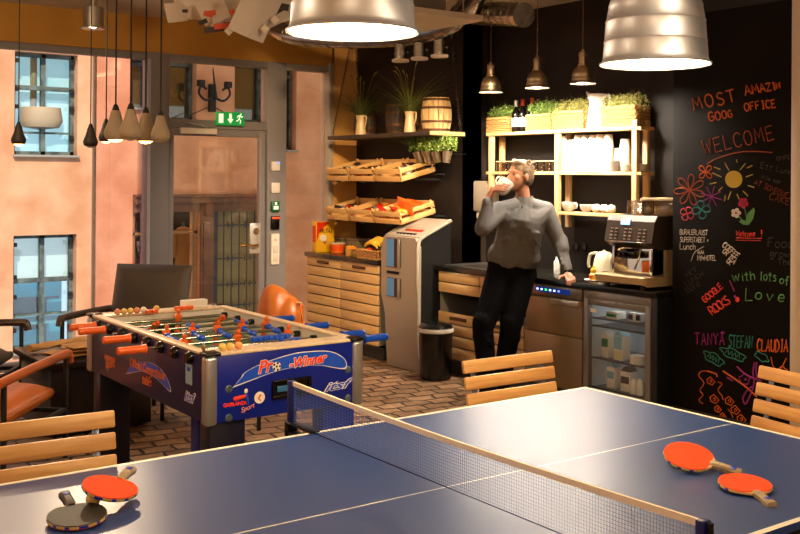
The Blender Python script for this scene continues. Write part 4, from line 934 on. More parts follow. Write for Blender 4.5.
def blades(m, c, n, L, spread, w, rnd, droop=.5, bias=(0, 0)):
    for k in range(n):
        a = rnd.uniform(0, 2 * PI); s = spread * rnd.uniform(.15, 1); l = L * rnd.uniform(.55, 1.1); dr = droop * rnd.uniform(.2, 1.2)
        dx, dy = math.cos(a) * s + bias[0], math.sin(a) * s + bias[1]; wv = Vector((-dy, dx, 0)); wv = wv.normalized() * w if wv.length > 1e-4 else Vector((w, 0, 0))
        ps = []
        for i in range(6):
            f = i / 5; ps.append(Vector((lim_(c, c[0] + dx * l * f * (1 + f)), c[1] + dy * l * f * (1 + f), c[2] + l * (f - dr * f * f * .75))))
        for i in range(5):
            w0 = wv * (1 - i / 5); w1 = wv * max(.05, 1 - (i + 1) / 5); m.poly([ps[i] - w0, ps[i] + w0, ps[i + 1] + w1, ps[i + 1] - w1])
    return m
def grassjug(c, h, label, glabel, seed):
    jug(c, h, label); r = random.Random(seed); top = (c[0], c[1], c[2] + h * .85)
    t = thing('ornamental_grass', glabel, 'plant', top)
    blades(MB(), top, 300, .46, 1.1, .004, r, 1.25).build('grass_blades', gr1, t, smooth=0)
    m = MB()
    for k in range(6):
        a = r.uniform(0, 2 * PI); d = Vector((math.cos(a) * .3, math.sin(a) * .3, 1)) * (.3 + .12 * r.random()); e = Vector(top) + d
        m.tube([Vector(top), Vector(top) + d * .5 + Vector((0, 0, .02)), e], .0018, 4); m.tube([e, e + d * .1 + Vector((d.x * .2, d.y * .2, 0)), e + d * .2 + Vector((d.x * .3, d.y * .3, -.03))], [.003, .007, .001], 6)
    m.build('seed_stems', gr2, t, smooth=0)
grassjug((3.47, at(361, 120, x=3.47).y, 2.045), .185, 'cream jug holding grass at the left of the hanging shelf', 'spiky grass in the left cream jug', 5)
grassjug((3.47, at(410, 120, x=3.47).y, 2.045), .185, 'cream jug holding grass beside the pale barrel', 'spiky grass in the cream jug beside the pale barrel', 9)

# herbs in tilted tins
tin = mat('tin_pot', 'a89a84', .3, .9); herb = mat('fresh_herb', '6c8f3c', .5, col2='9ab45c', nscale=20); herb_d = mat('dark_herb', '3a5a1c', .5, col2='55782a', nscale=20)
def leaves(m, c, n, R, H, s, rnd):
    for k in range(n):
        a = rnd.uniform(0, 2 * PI); r = R * math.sqrt(rnd.random()); z = H * rnd.random() ** .8 * (1 - .35 * (r / R) ** 2)
        p = Vector((lim_(c, c[0] + r * math.cos(a) + .012) - .012, c[1] + r * math.sin(a), c[2] + z)); M = Matrix.Translation(p) @ Euler((rnd.uniform(-1.2, 1.2), rnd.uniform(-1.2, 1.2), rnd.uniform(0, 6.28))).to_matrix().to_4x4()
        q = s * rnd.uniform(.6, 1.3)
        m.poly([M @ Vector((-q, 0, 0)), M @ Vector((0, -q * .5, q * .12)), M @ Vector((q, 0, 0)), M @ Vector((0, q * .5, q * .12))])
    return m
for k, (u, v) in enumerate(((419, 157), (427.5, 156.5), (437, 157), (447, 157))):
    p = at(u, v, x=3.60); labs = ['tilted tin herb pot, leftmost of four beside the crates', 'tilted tin herb pot, second from the left beside the crates', 'tilted tin herb pot, third of four beside the crates', 'tilted tin herb pot, rightmost of four beside the dark wall']
    tl = [(-.35), -.3, -.3, .12][k]
    M = Matrix.Rotation(tl * .9, 4, CF)
    t = thing('herb_pot', labs[k], 'plant pot', tuple(p))
    MB().lathe([(.001, -.05), (.032, -.05), (.044, .05), (.047, .053), (.043, .05), (.03, -.04)], tuple(p), 20, M=M).build('tin', tin, t)
    top = p + M.to_3x3() @ Vector((0, 0, .05)); r = random.Random(20 + k)
    mb = leaves(MB(), top, 420, .085, .17, .012, r); blades(mb, top, 60, .2, .6, .0025, r, .3)
    if k == 0: blades(mb, top, 110, .25, .9, .003, r, .5, bias=tuple(-CR.xy * .35))
    mb.build('herb_leaves', herb if k else herb_d, t, smooth=0)
    MB().tube([p + Vector((.04, 0, .03)), (3.9, p.y + .1, p.z + .03)], .004, 6).build('pot_arm', black, t)

# ================================================================= TALL DISPENSER MACHINE AND BIN
mc = mat('silver_grey_plastic', '9c968c', .35, .4); mside = mat('dark_side_panel', '0f0f0f', .6, spec=.2); mrim = mat('pale_rim', '948b7e', .45, 0)
t = thing('dispenser_machine', 'tall grey dispenser machine with blue lit niches and slanted top', 'dispenser', (3.45, 4.8, 0))
xf, xb, ya, yb = 3.29, 3.65, 4.54, 5.09
def zz(v, y=4.8): return at(*(0, 0), x=xf).z
prof_f = [(yb - .10, 0), (yb - .06, .45), (yb, .62), (yb, 1.06), (yb - .05, 1.13), (ya + .05, 1.13), (ya, 1.06), (ya, 0)]
MB().prism([(xf + .006, y, z) for y, z in prof_f], (.03, 0, 0)).build('front_panel', mc, t)
MB().rings([[(xf + .03, ya + .004, 0), (xf + .03, yb - .09, 0), (xf + .03, yb - .01, .62), (xf + .03, yb - .01, 1.12), (xf + .03, ya + .004, 1.12)], [(xb, ya + .004, 0), (xb, yb - .09, 0), (xb, yb - .01, .62), (xb, yb - .01, 1.26), (xb, ya + .004, 1.26)]]).build('body', mside, t, smooth=0)
MB().tube([(xf + .012, ya + .006, .0), (xf + .012, ya + .006, .66), (xf + .002, ya + .006, .74), (xf + .004, ya + .006, 1.05), (xf + .02, ya + .006, 1.115), (xf + .06, ya + .006, 1.145), (xb, ya + .006, 1.275)], .016, 10).build('pale_edge_trim', mrim, t)
MB().rings([[(xf + .02, ya, 1.11), (xf + .02, yb, 1.11), (xf + .07, yb, 1.15), (xf + .07, ya, 1.15)], [(xf + .021, ya, 1.109), (xf + .021, yb, 1.109), (xf + .071, yb, 1.149), (xf + .071, ya, 1.149)]]).rings([[(xf + .05, ya, 1.125), (xf + .05, yb, 1.125), (xf + .05, yb, 1.14), (xf + .05, ya, 1.14)], [(xb, ya, 1.265), (xb, yb, 1.265), (xb, yb, 1.285), (xb, ya, 1.285)]]).build('slanted_top', mrim, t)
p0 = at(387, 238, x=xf); p1 = at(400, 268, x=xf); p2 = at(387, 277, x=xf); p3 = at(400, 298, x=xf)
bl = mat('blue_lit_niche', '4a7fb0', .4, emit='5a9ae0', es=.06)
for a, b in ((p0, p1), (p2, p3)):
    MB().box((xf - .001, b.y, b.z), (xf + .004, a.y, a.z)).build('niche', blackg, t)
    MB().box((xf - .004, a.y - .11, b.z + .004), (xf - .001, a.y - .002, a.z - .004)).build('niche_light', bl, t)
    MB().box((xf - .012, b.y, b.z), (xf, b.y + .03, a.z), .004).build('niche_post', mc, t)
MB().box((xf - .003, p1.y + .02, (p1.z + p2.z) / 2 - .012), (xf + .004, p0.y, (p1.z + p2.z) / 2 + .012), .003).build('name_plate', mside, t)
for k in range(6):
    yy = 4.68 + .05 * k; MB().box((xf + .075, yy, 1.152), (xf + .10, yy + .03, 1.166), .003).build('button', mside, t)
MB().box((xf + .13, 4.66, 1.172), (xf + .19, 4.9, 1.196), .003).build('display', mat('red_display', 'c04020', .4), t)
bn = (3.262, 4.25, 0)
t = thing('waste_bin', 'round gloss black waste bin with a white bag rim beside the dispenser', 'waste bin', bn)
MB().lathe([(.001, .005), (.125, .005), (.132, .03), (.14, .40), (.136, .40), (.13, .05)], bn, 32).build('bin_body', blackg, t)
MB().lathe([(.138, .385), (.146, .39), (.148, .405), (.144, .42), (.135, .415)], bn, 28).build('bin_bag', mat('white_bag', 'cfc8bc', .5, bump=.6, bscale=60), t)
MB().lathe([(.14, .42), (.142, .425), (.13, .445), (.08, .462), (.001, .468)], bn, 32).lathe([(.012, .465), (.014, .49), (.018, .50), (.001, .508)], bn, 14).build('lid', blackg, t)

# ================================================================= KITCHEN COUNTER
XF = 3.48; XB = 4.07
rows = [(.80, .852), (.69, .785), (.43, .515), (.335, .415), (.24, .32), (.135, .225)]
rows = [(.772, .855), (.682, .762), (.43, .515), (.335, .418), (.24, .323), (.135, .228)]
plank_cab('drawer_cabinet', 'birch slatted kitchen cabinet with an open bay behind the waste bin', XF, 3.965, 4.5, XB, rows, (2,))
plank_cab('drawer_cabinet', 'birch slatted kitchen cabinet mostly hidden behind the man', XF, 3.435, 3.965, XB, rows, (2,))
tag(bx((XF - .02, 2.14, .86), (XB, 4.56, .9), .003).build('worktop', blackwt), 'long black kitchen worktop the man leans on', 'worktop')
t = thing('kitchen_sink', 'inset steel sink at the left end of the kitchen worktop', 'sink', (3.78, 4.2, .9))
MB().box((3.54, 3.95, .9), (4.0, 4.5, .906), .003).build('sink_rim', steel, t)
MB().box((3.58, 3.99, .9065), (3.96, 4.3, .908)).build('sink_bowl', mat('dark_steel_bowl', '6a6258', .3, .9), t, smooth=0)
tag(MB().box((XF + .0, 2.14, 0), (XB, 2.185, .86), .002).build('end_panel', mat('blue_black_panel', '10131c', .4)), 'blue black end panel of the counter beside the chalkboard', 'panel')
# dishwasher
stl = mat('warm_steel_front', '8f7d62', .4, .5, bump=.04, bscale=120, stretch=(1, 1, .05))
t = thing('dishwasher', 'steel dishwasher with a blue lit display under the worktop', 'dishwasher', (XF, 3.12, 0))
MB().box((XF + .03, 2.82, .1), (XB, 3.43, .86)).build('body', greyc, t)
MB().box((XF, 2.825, .775), (XF + .03, 3.425, .855), .003).build('control_panel', mat('steel_panel', '8d8271', .35, .8), t)
a = at(535, 290, x=XF); b = at(570, 299, x=XF)
MB().box((XF - .002, b.y, .80), (XF + .001, a.y, .838)).build('display', mat('display_glass', '0c1530', .2, emit='1a3a90', es=.35), t, smooth=0)
for k, c_ in enumerate(('d8e4ff', 'd8e4ff', '40ff70', 'd8e4ff', 'd8e4ff', '8090c0')):
    yy = a.y - .03 - .045 * k; MB().box((XF - .004, yy - .01, .812), (XF - .002, yy + .01, .826)).build('indicator', mat('led_' + c_, c_, .4, emit=c_, es=1.2), t, smooth=0)
MB().box((XF - .03, 2.84, .725), (XF + .0, 3.12, .765), .006).build('handle', mat('pale_steel', 'd0c2aa', .3, .7), t)
MB().box((XF + .004, 2.825, .50), (XF + .03, 3.425, .76), .002).box((XF + .004, 2.825, .12), (XF + .03, 3.425, .494), .002).build('front_panel', stl, t)
MB().box((XF + .05, 2.82, 0), (XB, 3.43, .1)).build('plinth', black, t)
# glass door fridge
t = thing('undercounter_fridge', 'grey fridge with glass door full of cartons under the worktop', 'fridge', (XF, 2.5, 0))
fg = mat('fridge_grey', '8b8884', .35, .5); fin = mat('fridge_lining', 'd6dde2', .4)
MB().box((XF + .05, 2.195, .05), (XB, 2.21, .85)).box((XF + .05, 2.80, .05), (XB, 2.815, .85)).box((XF + .05, 2.195, .84), (XB, 2.815, .855)).box((XF + .05, 2.195, .05), (XB, 2.815, .07)).box((XB - .02, 2.195, .05), (XB, 2.815, .85)).build('cabinet_body', fg, t, smooth=0)
MB().box((XF + .05, 2.21, .07), (XB - .025, 2.213, .84)).box((XF + .05, 2.797, .07), (XB - .025, 2.80, .84)).box((XB - .028, 2.21, .07), (XB - .022, 2.80, .84)).box((XF + .05, 2.21, .836), (XB - .02, 2.80, .84)).build('lining', fin, t, smooth=0)
MB().box((XF + .005, 2.195, .78), (XF + .05, 2.815, .855), .003).build('top_strip', fg, t)
dr = MB().box((XF, 2.20, .06), (XF + .045, 2.245, .80), .004).box((XF, 2.765, .06), (XF + .045, 2.81, .80), .004).box((XF, 2.245, .755), (XF + .045, 2.765, .80), .004).box((XF, 2.245, .06), (XF + .045, 2.765, .12), .004).build('door', fg, t)
MB().box((XF + .02, 2.245, .12), (XF + .026, 2.765, .755)).build('door_pane', glassm('fridge_glass', (.95, .97, 1), .03), dr, smooth=0)
MB().cyl((XF - .003, 2.5, .79), (XF, 2.5, .79), .008).build('lock', chrome, dr)
MB().box((XF + .015, 2.70, .70), (XF + .019, 2.755, .73), .001).build('brand_sticker', white, dr)
for z in (.60, .655, .37, .16): 
    m = MB()
    for k in range(12): m.box((XF + .08 + k * .036, 2.22, z - .004), (XF + .085 + k * .036, 2.79, z))
    m.box((XF + .07, 2.22, z - .008), (XF + .078, 2.79, z + .004)); m.build('wire_shelf', mat('shelf_wire', '6f6a62', .4, .6), t, smooth=0)
lamp('fridge_light', 'AREA', (XF + .3, 2.5, .825), .42, (1, .95, .85), .3)
cm = mat('carton_white', 'e8e2d2', .5); 
def carton(u, v, z, w, h, label, top=None, band=None, xx=None, kind='carton'):
    xx = xx or XF + .16; p = at(u, v, x=xx); y = p.y
    t = thing('drink_carton', label, kind, (xx, y, z))
    MB().box((xx - w / 2, y - w / 2, z), (xx + w / 2, y + w / 2, z + h), .003).build('carton_body', cm, t)
    if top != 'flat': MB().rings([[(xx - w / 2, y - w / 2, z + h), (xx + w / 2, y - w / 2, z + h), (xx + w / 2, y + w / 2, z + h), (xx - w / 2, y + w / 2, z + h)], [(xx - w / 2, y - .004, z + h + .035), (xx + w / 2, y - .004, z + h + .035), (xx + w / 2, y + .004, z + h + .035), (xx - w / 2, y + .004, z + h + .035)]]).build('gable_top', mat('gable_' + (top or 'white'), top or 'e8e2d2', .5), t, smooth=0)
    if band:
        for c_, z0, z1 in band: MB().box((xx - w / 2 - .0015, y - w / 2 + .006, z + h * z0), (xx - w / 2 + .001, y + w / 2 - .006, z + h * z1)).build('printed_band', mat('band_' + c_, c_, .5), t, smooth=0)
carton(608, 350, .371, .07, .15, 'white milk carton with green print on the middle fridge shelf', 'e8e2d2', [('3a8a50', .5, .9)])
carton(622, 350, .371, .085, .17, 'pale blue and cream carton on the middle fridge shelf', '9cc4d4', [('8cbccf', .45, .98), ('d8cc9a', .05, .4)])
carton(614, 380, .161, .075, .15, 'cow patterned carton with blue heart on the bottom fridge shelf', '9ab8c4', [('7fa9c0', .45, .8)])
carton(629, 380, .161, .085, .14, 'brown spotted carton on the bottom fridge shelf', '6a5848', [('5a4a3c', .4, .75)])
carton(616, 318, .656, .10, .05, 'green and white pack lying on the top fridge shelf', 'flat', [('2f8a4a', .3, .7)])
carton(633, 318, .656, .05, .06, 'small pack with dark print, left of two on the top fridge shelf', 'flat', [('3a2c22', .2, .8)])
carton(640, 318, .656, .045, .06, 'small pack with dark print at the right end of the top fridge shelf', 'flat', [('3a2c22', .2, .8)])
for u, z, r, h, lab in ((637, .371, .05, .06, 'white tub on the middle fridge shelf'), (634, .161, .025, .1, 'small white bottle, left of two on the bottom fridge shelf'), (640, .161, .025, .11, 'small white bottle beside the fridge frame')):
    p = at(u, 370, x=XF + .12); tag(MB().lathe([(.001, 0), (r, 0), (r, h * .75), (r * (.6 if r < .03 else 1.02), h), (.001, h)], (XF + .12, p.y, z), 16, caps=True).build('dairy_container', cm), lab, 'tub' if r > .03 else 'bottle')

# ================================================================= WALL SHELF UNIT
def SY(u): return at(u, 150, x=3.89).y
su = thing('wall_shelf_unit', 'open pine shelf unit on the black kitchen wall', 'shelf unit', (3.93, 3.4, 1.3))
spine = wood('warm_pine_shelf', 'd9ad70', 'e6c088', 1, 2.5, .5, 0)
for z, y0, y1 in ((2.035, SY(641), SY(486)), (1.703, SY(641), SY(486)), (1.387, SY(612), SY(557))): MB().box((3.89, y0, z - .024), (4.04, y1, z), .002).build('shelf_board', spine, su)
for y in (SY(490.7), SY(557), SY(634.5)):
    for x in (3.885, 4.005):
        zt = 2.006 if y > 3 else 2.085
        MB().box((x, y - .022, 1.3 if y < 3 else 1.26 if y < 4 else 1.5), (x + .035, y + .022, zt), .002).build('post', pine_z, su)
def pot_basket(y, w, h, lab, plab, seed, col, x=3.985, wd=.15, Hh=.16):
    basket('herb_basket', lab, (x, y, 2.032), wd, w, h, 'wicker baskets on the top shelf', rows=7)
    t = thing('potted_herbs', plab, 'plant', (x, y, 2.04 + h * .6)); r = random.Random(seed); mb = MB()
    n = int(w / .08)
    for k in range(n): leaves(mb, (x, y - w / 2 + w * (k + .5) / n, 2.032 + h * .75), 330, .085, Hh, .011, r); blades(mb, (x, y - w / 2 + w * (k + .5) / n, 2.032 + h * .8), 40, Hh * 1.2, .45, .0025, r, .2)
    mb.build('herb_leaves', col, t, smooth=0)
    MB().box((x - wd / 2 + .012, y - w / 2 + .012, 2.045), (x + wd / 2 - .012, y + w / 2 - .012, 2.032 + h * .8)).build('soil', mat('soil', '2a1c12', .9), t)
yv = mat('yellow_green_herb', '9aa04a', .5, col2='c4c078', nscale=25)
def ys(u0, u1, x=3.93): a = at(u0, 125, x=x).y; b = at(u1, 125, x=x).y; return (a + b) / 2, abs(a - b)
for (u0, u1, h, lab, plab, sd, col, Hh) in ((488.5, 512, .125, 'wicker herb basket, leftmost on the top shelf', 'bright green herbs in the leftmost basket', 31, herb, .15), (528, 553, .13, 'wicker herb basket right of the wine bottles', 'bright green herbs right of the wine bottles', 32, herb, .17), (555, 586, .14, 'wicker herb basket left of the big white jug', 'pale flowering herbs left of the big white jug', 33, yv, .15), (603, 638, .15, 'widest wicker herb basket, right of the big white jug', 'pale flowering herbs at the right end of the top shelf', 34, yv, .15)):
    y, w = ys(u0, u1); pot_basket(y, w * .96, h, lab, plab, sd, col, Hh=Hh)
jy = at(597, 120, x=3.98).y
jug((3.98, jy, 2.035), .27, 'big white enamel jug between two herb baskets', True, mat('white_enamel', 'f2ece0', .3))
def wine(u, x, h, cap, lab, label_m=white):
    y = at(u, 120, x=x).y; t = thing('wine_bottle', lab, 'bottle', (x, y, 2.032)); s = h / .31
    MB().lathe([(.001, 0), (.036, 0), (.037, .01), (.037, .17 * s), (.03, .205 * s), (.014, .235 * s), (.013, .30 * s), (.015, .303 * s), (.015, .31 * s), (.001, .31 * s)], (x, y, 2.032), 20, caps=True).build('bottle_glass', mat('dark_wine_glass', '120c0a', .1), t)
    MB().lathe([(.0378, .05), (.0378, .14 * s)], (x, y, 2.032), 20).build('paper_label', label_m, t)
    MB().lathe([(.0155, .25 * s), (.0165, .312 * s), (.001, .313 * s)], (x, y, 2.032), 16).build('capsule', cap, t)
wine(516, 3.95, .27, mat('silver_capsule', 'b0aca8', .3, .8), 'dark wine bottle with a white label next to the leftmost basket')
wine(522.5, 3.99, .28, mat('red_capsule', 'c8321c', .4), 'wine bottle with a red capsule touching the second basket')
wine(532, 4.035, .29, mat('red_capsule', 'c8321c', .4), 'wine bottle with a red capsule behind the second basket')
# glasses on the middle shelf
g0 = thing('drinking_glass', 'clear tumbler standing in the rows on the middle shelf', 'glass', (3.83, 4.1, 1.704), 0, 'tumblers on the middle shelf')
MB().lathe([(.001, .004), (.026, .004), (.03, .085), (.031, .085), (.0275, 0), (.001, 0)], (0, 0, 0), 16).build('glass_body', glass_small, g0, local=True)
MB().lathe([(.0298, .083), (.032, .085), (.0298, .088)], (0, 0, 0), 16).build('glass_rim', mat('bright_glass_rim', 'e8d0a0', .2), g0, local=True)
first = True
for j in range(2):
    for k in range(10):
        y = SY(490.7) - .06 - .075 * k; x = 3.935 + .075 * j
        if first: g0.location = (x, y, 1.704); first = False
        else: copy_tree(g0, (x, y, 1.704))
# paper cups: stacks of nested cups
cupm = mat('white_paper_cup', 'f0e6d4', .5)
def cupstack(u, vt, x, lab, r=.04):
    y = at(u, 160, x=x).y; zt = at(u, vt, x=x).z; H = zt - 1.704; t = thing('paper_cup_stack', lab, 'cup stack', (x, y, 1.704), 0, 'white paper cup stacks on the middle shelf')
    hc = .095; n = max(1, int(round((H - hc) / .016)) + 1)
    for k in range(n):
        z = H - hc - .016 * (n - 1 - k)
        z = max(z, 0) if k == 0 else z
        MB().lathe([(r, z), (r * 1.04, z + .002), (r * 1.03, z + .006), (r * .97, z + .006), (r * .72, z + hc), (r * .70, z + hc), (.001, z + hc - .002)], (x, y, 1.704), 18).build('paper_cup', cupm, t)
cs = [(564.5, 136), (571.5, 140), (578, 135), (585, 135), (593, 135), (600, 134.5), (608.5, 134.5)]
od = ['leftmost', 'second from the left and lower', 'third from the left', 'fourth from the left', 'fifth from the left', 'sixth from the left', 'seventh from the left and widest']
for (u, v), o_ in zip(cs, od): cupstack(u, v, 3.97, 'paper cup stack, %s on the middle shelf' % o_)
cupstack(617, 148, 4.02, 'short stack of white paper cups behind the plate pile', .03)
cupstack(625, 139, 4.0, 'paper cup stack rising behind the white bowls at the right end', .045)
for u, x, r, n, lab in ((614.5, 3.94, .048, 7, 'pile of small white plates before the short cup stack'), (628, 3.945, .045, 5, 'pile of white bowls beside the right front post'), (641, 3.965, .05, 5, 'pile of white bowls between the two right posts')):
    y = at(u, 168, x=x).y; t = thing('crockery_pile', lab, 'crockery', (x, y, 1.704))
    for k in range(n): MB().lathe([(.001, .002 + .011 * k), (r * .6, .002 + .011 * k), (r, .012 + .011 * k), (r * 1.01, .014 + .011 * k), (r * .6, .006 + .011 * k)], (x, y, 1.704), 20).build('plate' if n > 5 else 'bowl', ceram, t)
def cup(u, x, r, h, z, lab, handle=True):
    y = at(u, 205, x=x).y; t = thing('coffee_cup', lab, 'cup', (x, y, z))
    MB().lathe([(.001, 0), (r * .5, 0), (r * .55, .004), (r * .9, h * .5), (r, h), (r * .96, h), (r * .84, h * .5), (.001, .01)], (x, y, z), 24).build('cup_body', ceram, t, smooth=60)
    if handle: MB().tube(catmull([(x, y - r * .92, z + h * .85), (x, y - r * 1.4, z + h * .8), (x, y - r * 1.3, z + h * .4), (x, y - r * .8, z + h * .35)]), .005, 8).build('handle', ceram, t)
cup(569, 3.96, .062, .075, 1.388, 'wide white cup with handle at the left of the low shelf')
cup(586.5, 3.96, .055, .06, 1.388, 'white cup beside the crumpled bags on the low shelf', False)
bagm = mat('white_crumpled_bag', 'ece4d4', .6, bump=.8, bscale=30)
for u, lab in ((596.5, 'crumpled white bag beside the cups on the low shelf'), (604, 'middle crumpled white bag on the low shelf'), (611, 'crumpled white bag left of the coffee machine top')):
    y = at(u, 208, x=3.96).y; r = random.Random(int(u)); b = bmesh.new(); bmesh.ops.create_icosphere(b, subdivisions=3, radius=.035)
    for v in b.verts: v.co *= 1 + r.uniform(-.14, .14); v.co.z = max(v.co.z, -.03); v.co += Vector((3.96, y, 1.388 + .032))
    mb = MB(); mb.merge(b, 0); tag(mb.build('paper_bag', bagm, smooth=80), lab, 'bag')

# ================================================================= ON THE COUNTER
cmd = mat('dark_bronze_plastic', '4a4038', .35, .4); sil = mat('champagne_metal', 'c2ab82', .45, .25)
t = thing('coffee_machine', 'big bean to cup coffee machine with a blue display on the worktop', 'coffee machine', (3.72, 2.45, .9))
y0, y1 = 2.235, 2.62
p = at(609, 215, x=3.56); q = at(648, 215, x=3.56)
MB().box((3.64, y0, .99), (4.04, y1, 1.36), .008).build('body', sil, t)
pts = [(3.60, 1.17), (3.565, 1.19), (3.52, 1.22), (3.55, 1.36), (3.58, 1.40), (3.78, 1.40), (3.74, 1.17)]
MB().prism([(x, y0 - .01, z) for x, z in pts], (0, y1 - y0 + .04, 0)).build('control_head', cmd, t, smooth=20)
R = Matrix.Translation((3.5345, 0, 1.29)) @ Matrix.Rotation(math.radians(12), 4, 'Y')
yc = (y0 + y1) / 2 + .01
MB().box((-.006, yc + .0, .045), (.0, yc + .08, .085), .002, 0, R).build('display', mat('blue_display', '7ab4ff', .3, emit='8fc0ff', es=1.6), t)
for i in range(4):
    for j in (0, 1, 3, 4, 6, 7): MB().box((-.007, yc + .14 - .042 * j, .012 - .024 * i), (.0, yc + .165 - .042 * j, .02 - .024 * i), .002, 0, R).build('button', mat('button_metal', 'b8a898', .3, .6), t)
MB().box((-.008, yc - .16, -.078), (.002, yc + .17, -.07), .001, 0, R).build('chrome_line', chrome, t)
MB().box((3.63, y0 + .03, .99), (3.645, y1 - .03, 1.17)).build('splash_plate', mat('mirror_plate', 'd8c8a8', .15, 1), t)
MB().box((3.54, y0 + .0, .99), (3.66, y0 + .03, 1.18), .004).build('column', chrome, t)
MB().box((3.56, y1 - .03, .99), (3.66, y1 - .005, 1.18), .004).build('column', chrome, t)
MB().cyl((3.62, 2.50, 1.13), (3.55, 2.50, 1.13), .036).cyl((3.55, 2.50, 1.13), (3.50, 2.46, 1.125), .014).box((3.55, 2.40, 1.10), (3.62, 2.56, 1.15), .01).build('brew_spout', blackg, t)
MB().tube(catmull([(3.58, 2.37, 1.17), (3.56, 2.37, 1.10), (3.55, 2.40, 1.03)]), .006, 8).build('steam_wand', chrome, t)
MB().box((3.60, 2.27, 1.01), (3.64, 2.38, 1.09), .003).build('orange_tray', mat('copper_orange', 'd86a20', .3, .5), t)
MB().rings([[(3.44, y0 - .01, .94), (3.44, y1 + .03, .94), (3.47, y1 + .035, .925), (4.0, y1 + .03, .925), (4.0, y0 - .02, .925), (3.47, y0 - .02, .925)], [(3.43, y0 - .015, .985), (3.43, y1 + .035, .985), (3.45, y1 + .04, .99), (4.0, y1 + .03, .99), (4.0, y0 - .025, .99), (3.45, y0 - .025, .99)]]).build('drip_tray_base', sil, t, smooth=20)
for x in (3.5, 3.95):
    for y in (y0 + .04, y1 - .02): MB().cyl((x, y, .9), (x, y, .93), .022).build('foot', blackg, t)
hop = mat('smoky_hopper', '6f5638', .15)
for ya_, yb_, lab in ((2.17, 2.36, 0), (2.365, 2.47, 1)):
    MB().box((3.70, ya_, 1.40), (3.96, yb_, 1.50), .008).build('bean_hopper', hop, t)
    MB().box((3.69, ya_ - .004, 1.50), (3.97, yb_ + .004, 1.52), .004).build('hopper_lid', mat('hopper_lid', 'b09a74', .3), t)
def pitcher(u, x, r, h, lab, handle=True, z=1.40, m=chrome):
    y = at(u, 195, x=x).y; t = thing('milk_pitcher', lab, 'pitcher', (x, y, z))
    MB().lathe([(.001, 0), (r, 0), (r * .98, h * .6), (r * .85, h * .8), (r * .9, h), (r * .86, h), (r * .8, h * .8), (r * .93, .01)], (x, y, z), 24).build('pitcher_body', m, t, smooth=60)
    if handle: MB().tube(catmull([(x, y + r * .85, z + h * .9), (x, y + r * 1.5, z + h * .85), (x, y + r * 1.5, z + h * .35), (x, y + r * .95, z + h * .2)]), .004, 8).build('handle', m, t)
pitcher(640, 3.62, .042, .105, 'steel milk pitcher on top of the coffee machine')
pitcher(630, 3.66, .022, .10, 'slim glass bottle beside the steel pitcher on the coffee machine', False, m=glass_small)
pitcher(608, 3.66, .035, .08, 'steel jug on the worktop left of the coffee machine tray', True, z=.902)
# kettle
ky = at(604, 255, x=3.9).y; kt = (3.9, ky, .901)
t = thing('electric_kettle', 'cream electric kettle on the worktop beside the coffee machine', 'kettle', kt); kc = mat('cream_kettle', 'c9bfa6', .35)
MB().lathe([(.001, 0), (.088, 0), (.09, .01), (.086, .06), (.072, .14), (.055, .185), (.04, .195), (.012, .2), (.012, .21), (.001, .212)], kt, 28).build('kettle_body', kc, t, smooth=50)
MB().tube(catmull([(kt[0] - .02, kt[1] + .05, kt[2] + .185), (kt[0] - .03, kt[1] + .11, kt[2] + .17), (kt[0] - .035, kt[1] + .125, kt[2] + .1), (kt[0] - .03, kt[1] + .12, kt[2] + .07)]), .012, 10).build('handle', kc, t)
MB().tube([(kt[0], kt[1] - .06, kt[2] + .12), (kt[0], kt[1] - .10, kt[2] + .18)], [.02, .012], 10).build('spout', kc, t)
hy = at(593.5, 268, x=3.68)
tag(MB().lathe([(.001, 0), (.055, 0), (.07, .008), (.068, .01), (.05, .004), (.001, .004)], (hy.x + .0, hy.y, .901), 24).build('saucer', ceram), 'white saucer under the honey bottle', 'saucer')
t = thing('honey_bottle', 'yellow squeeze honey bottle on the white saucer', 'bottle', (hy.x + .0, hy.y, .906))
MB().lathe([(.001, 0), (.03, 0), (.033, .01), (.03, .04), (.02, .05), (.022, .065), (.02, .08), (.012, .085), (.008, .1), (.001, .105)], (hy.x + .0, hy.y, .906), 16).build('bottle_body', mat('honey_yellow', 'e0a81c', .35), t)
MB().box((hy.x - .032, hy.y - .012, .918), (hy.x - .028, hy.y + .012, .938)).build('printed_label', redb, t)
wy = at(559, 262, z=.9)
tag(MB().lathe([(.001, 0), (.025, 0), (.026, .09), (.012, .11), (.012, .13), (.001, .13)], (3.85, at(557, 262, x=3.85).y, .901), 16).build('soap_bottle', white), 'white bottle on the worktop behind the man\'s hand', 'bottle')
# towel dispenser, sockets
dy = at(484, 205, x=4.0).y
t = thing('paper_towel_dispenser', 'grey paper towel dispenser on the wall behind the man', 'dispenser', (4.0, dy, 1.35))
MB().box((3.93, dy - .12, 1.35), (4.08, dy + .12, 1.62), .02).build('housing', mat('grey_dispenser', '8c8172', .4), t)
MB().box((3.96, dy - .1, 1.29), (4.05, dy + .06, 1.35), .01).build('towel', white, t)
for u, lab in ((576, 'round black socket on the kitchen wall, left one'), (584, 'round black socket on the kitchen wall left of the kettle')):
    y = at(u, 247, x=4.075).y; z = at(u, 247, x=4.075).z; tag(MB().lathe([(.001, 0), (.03, 0), (.034, .012), (.024, .014), (.02, .006), (.001, .006)], (0, 0, 0), 18, M=facing((4.079, y, z), (-1, 0, 0))).build('wall_socket', blackg), lab, 'socket')

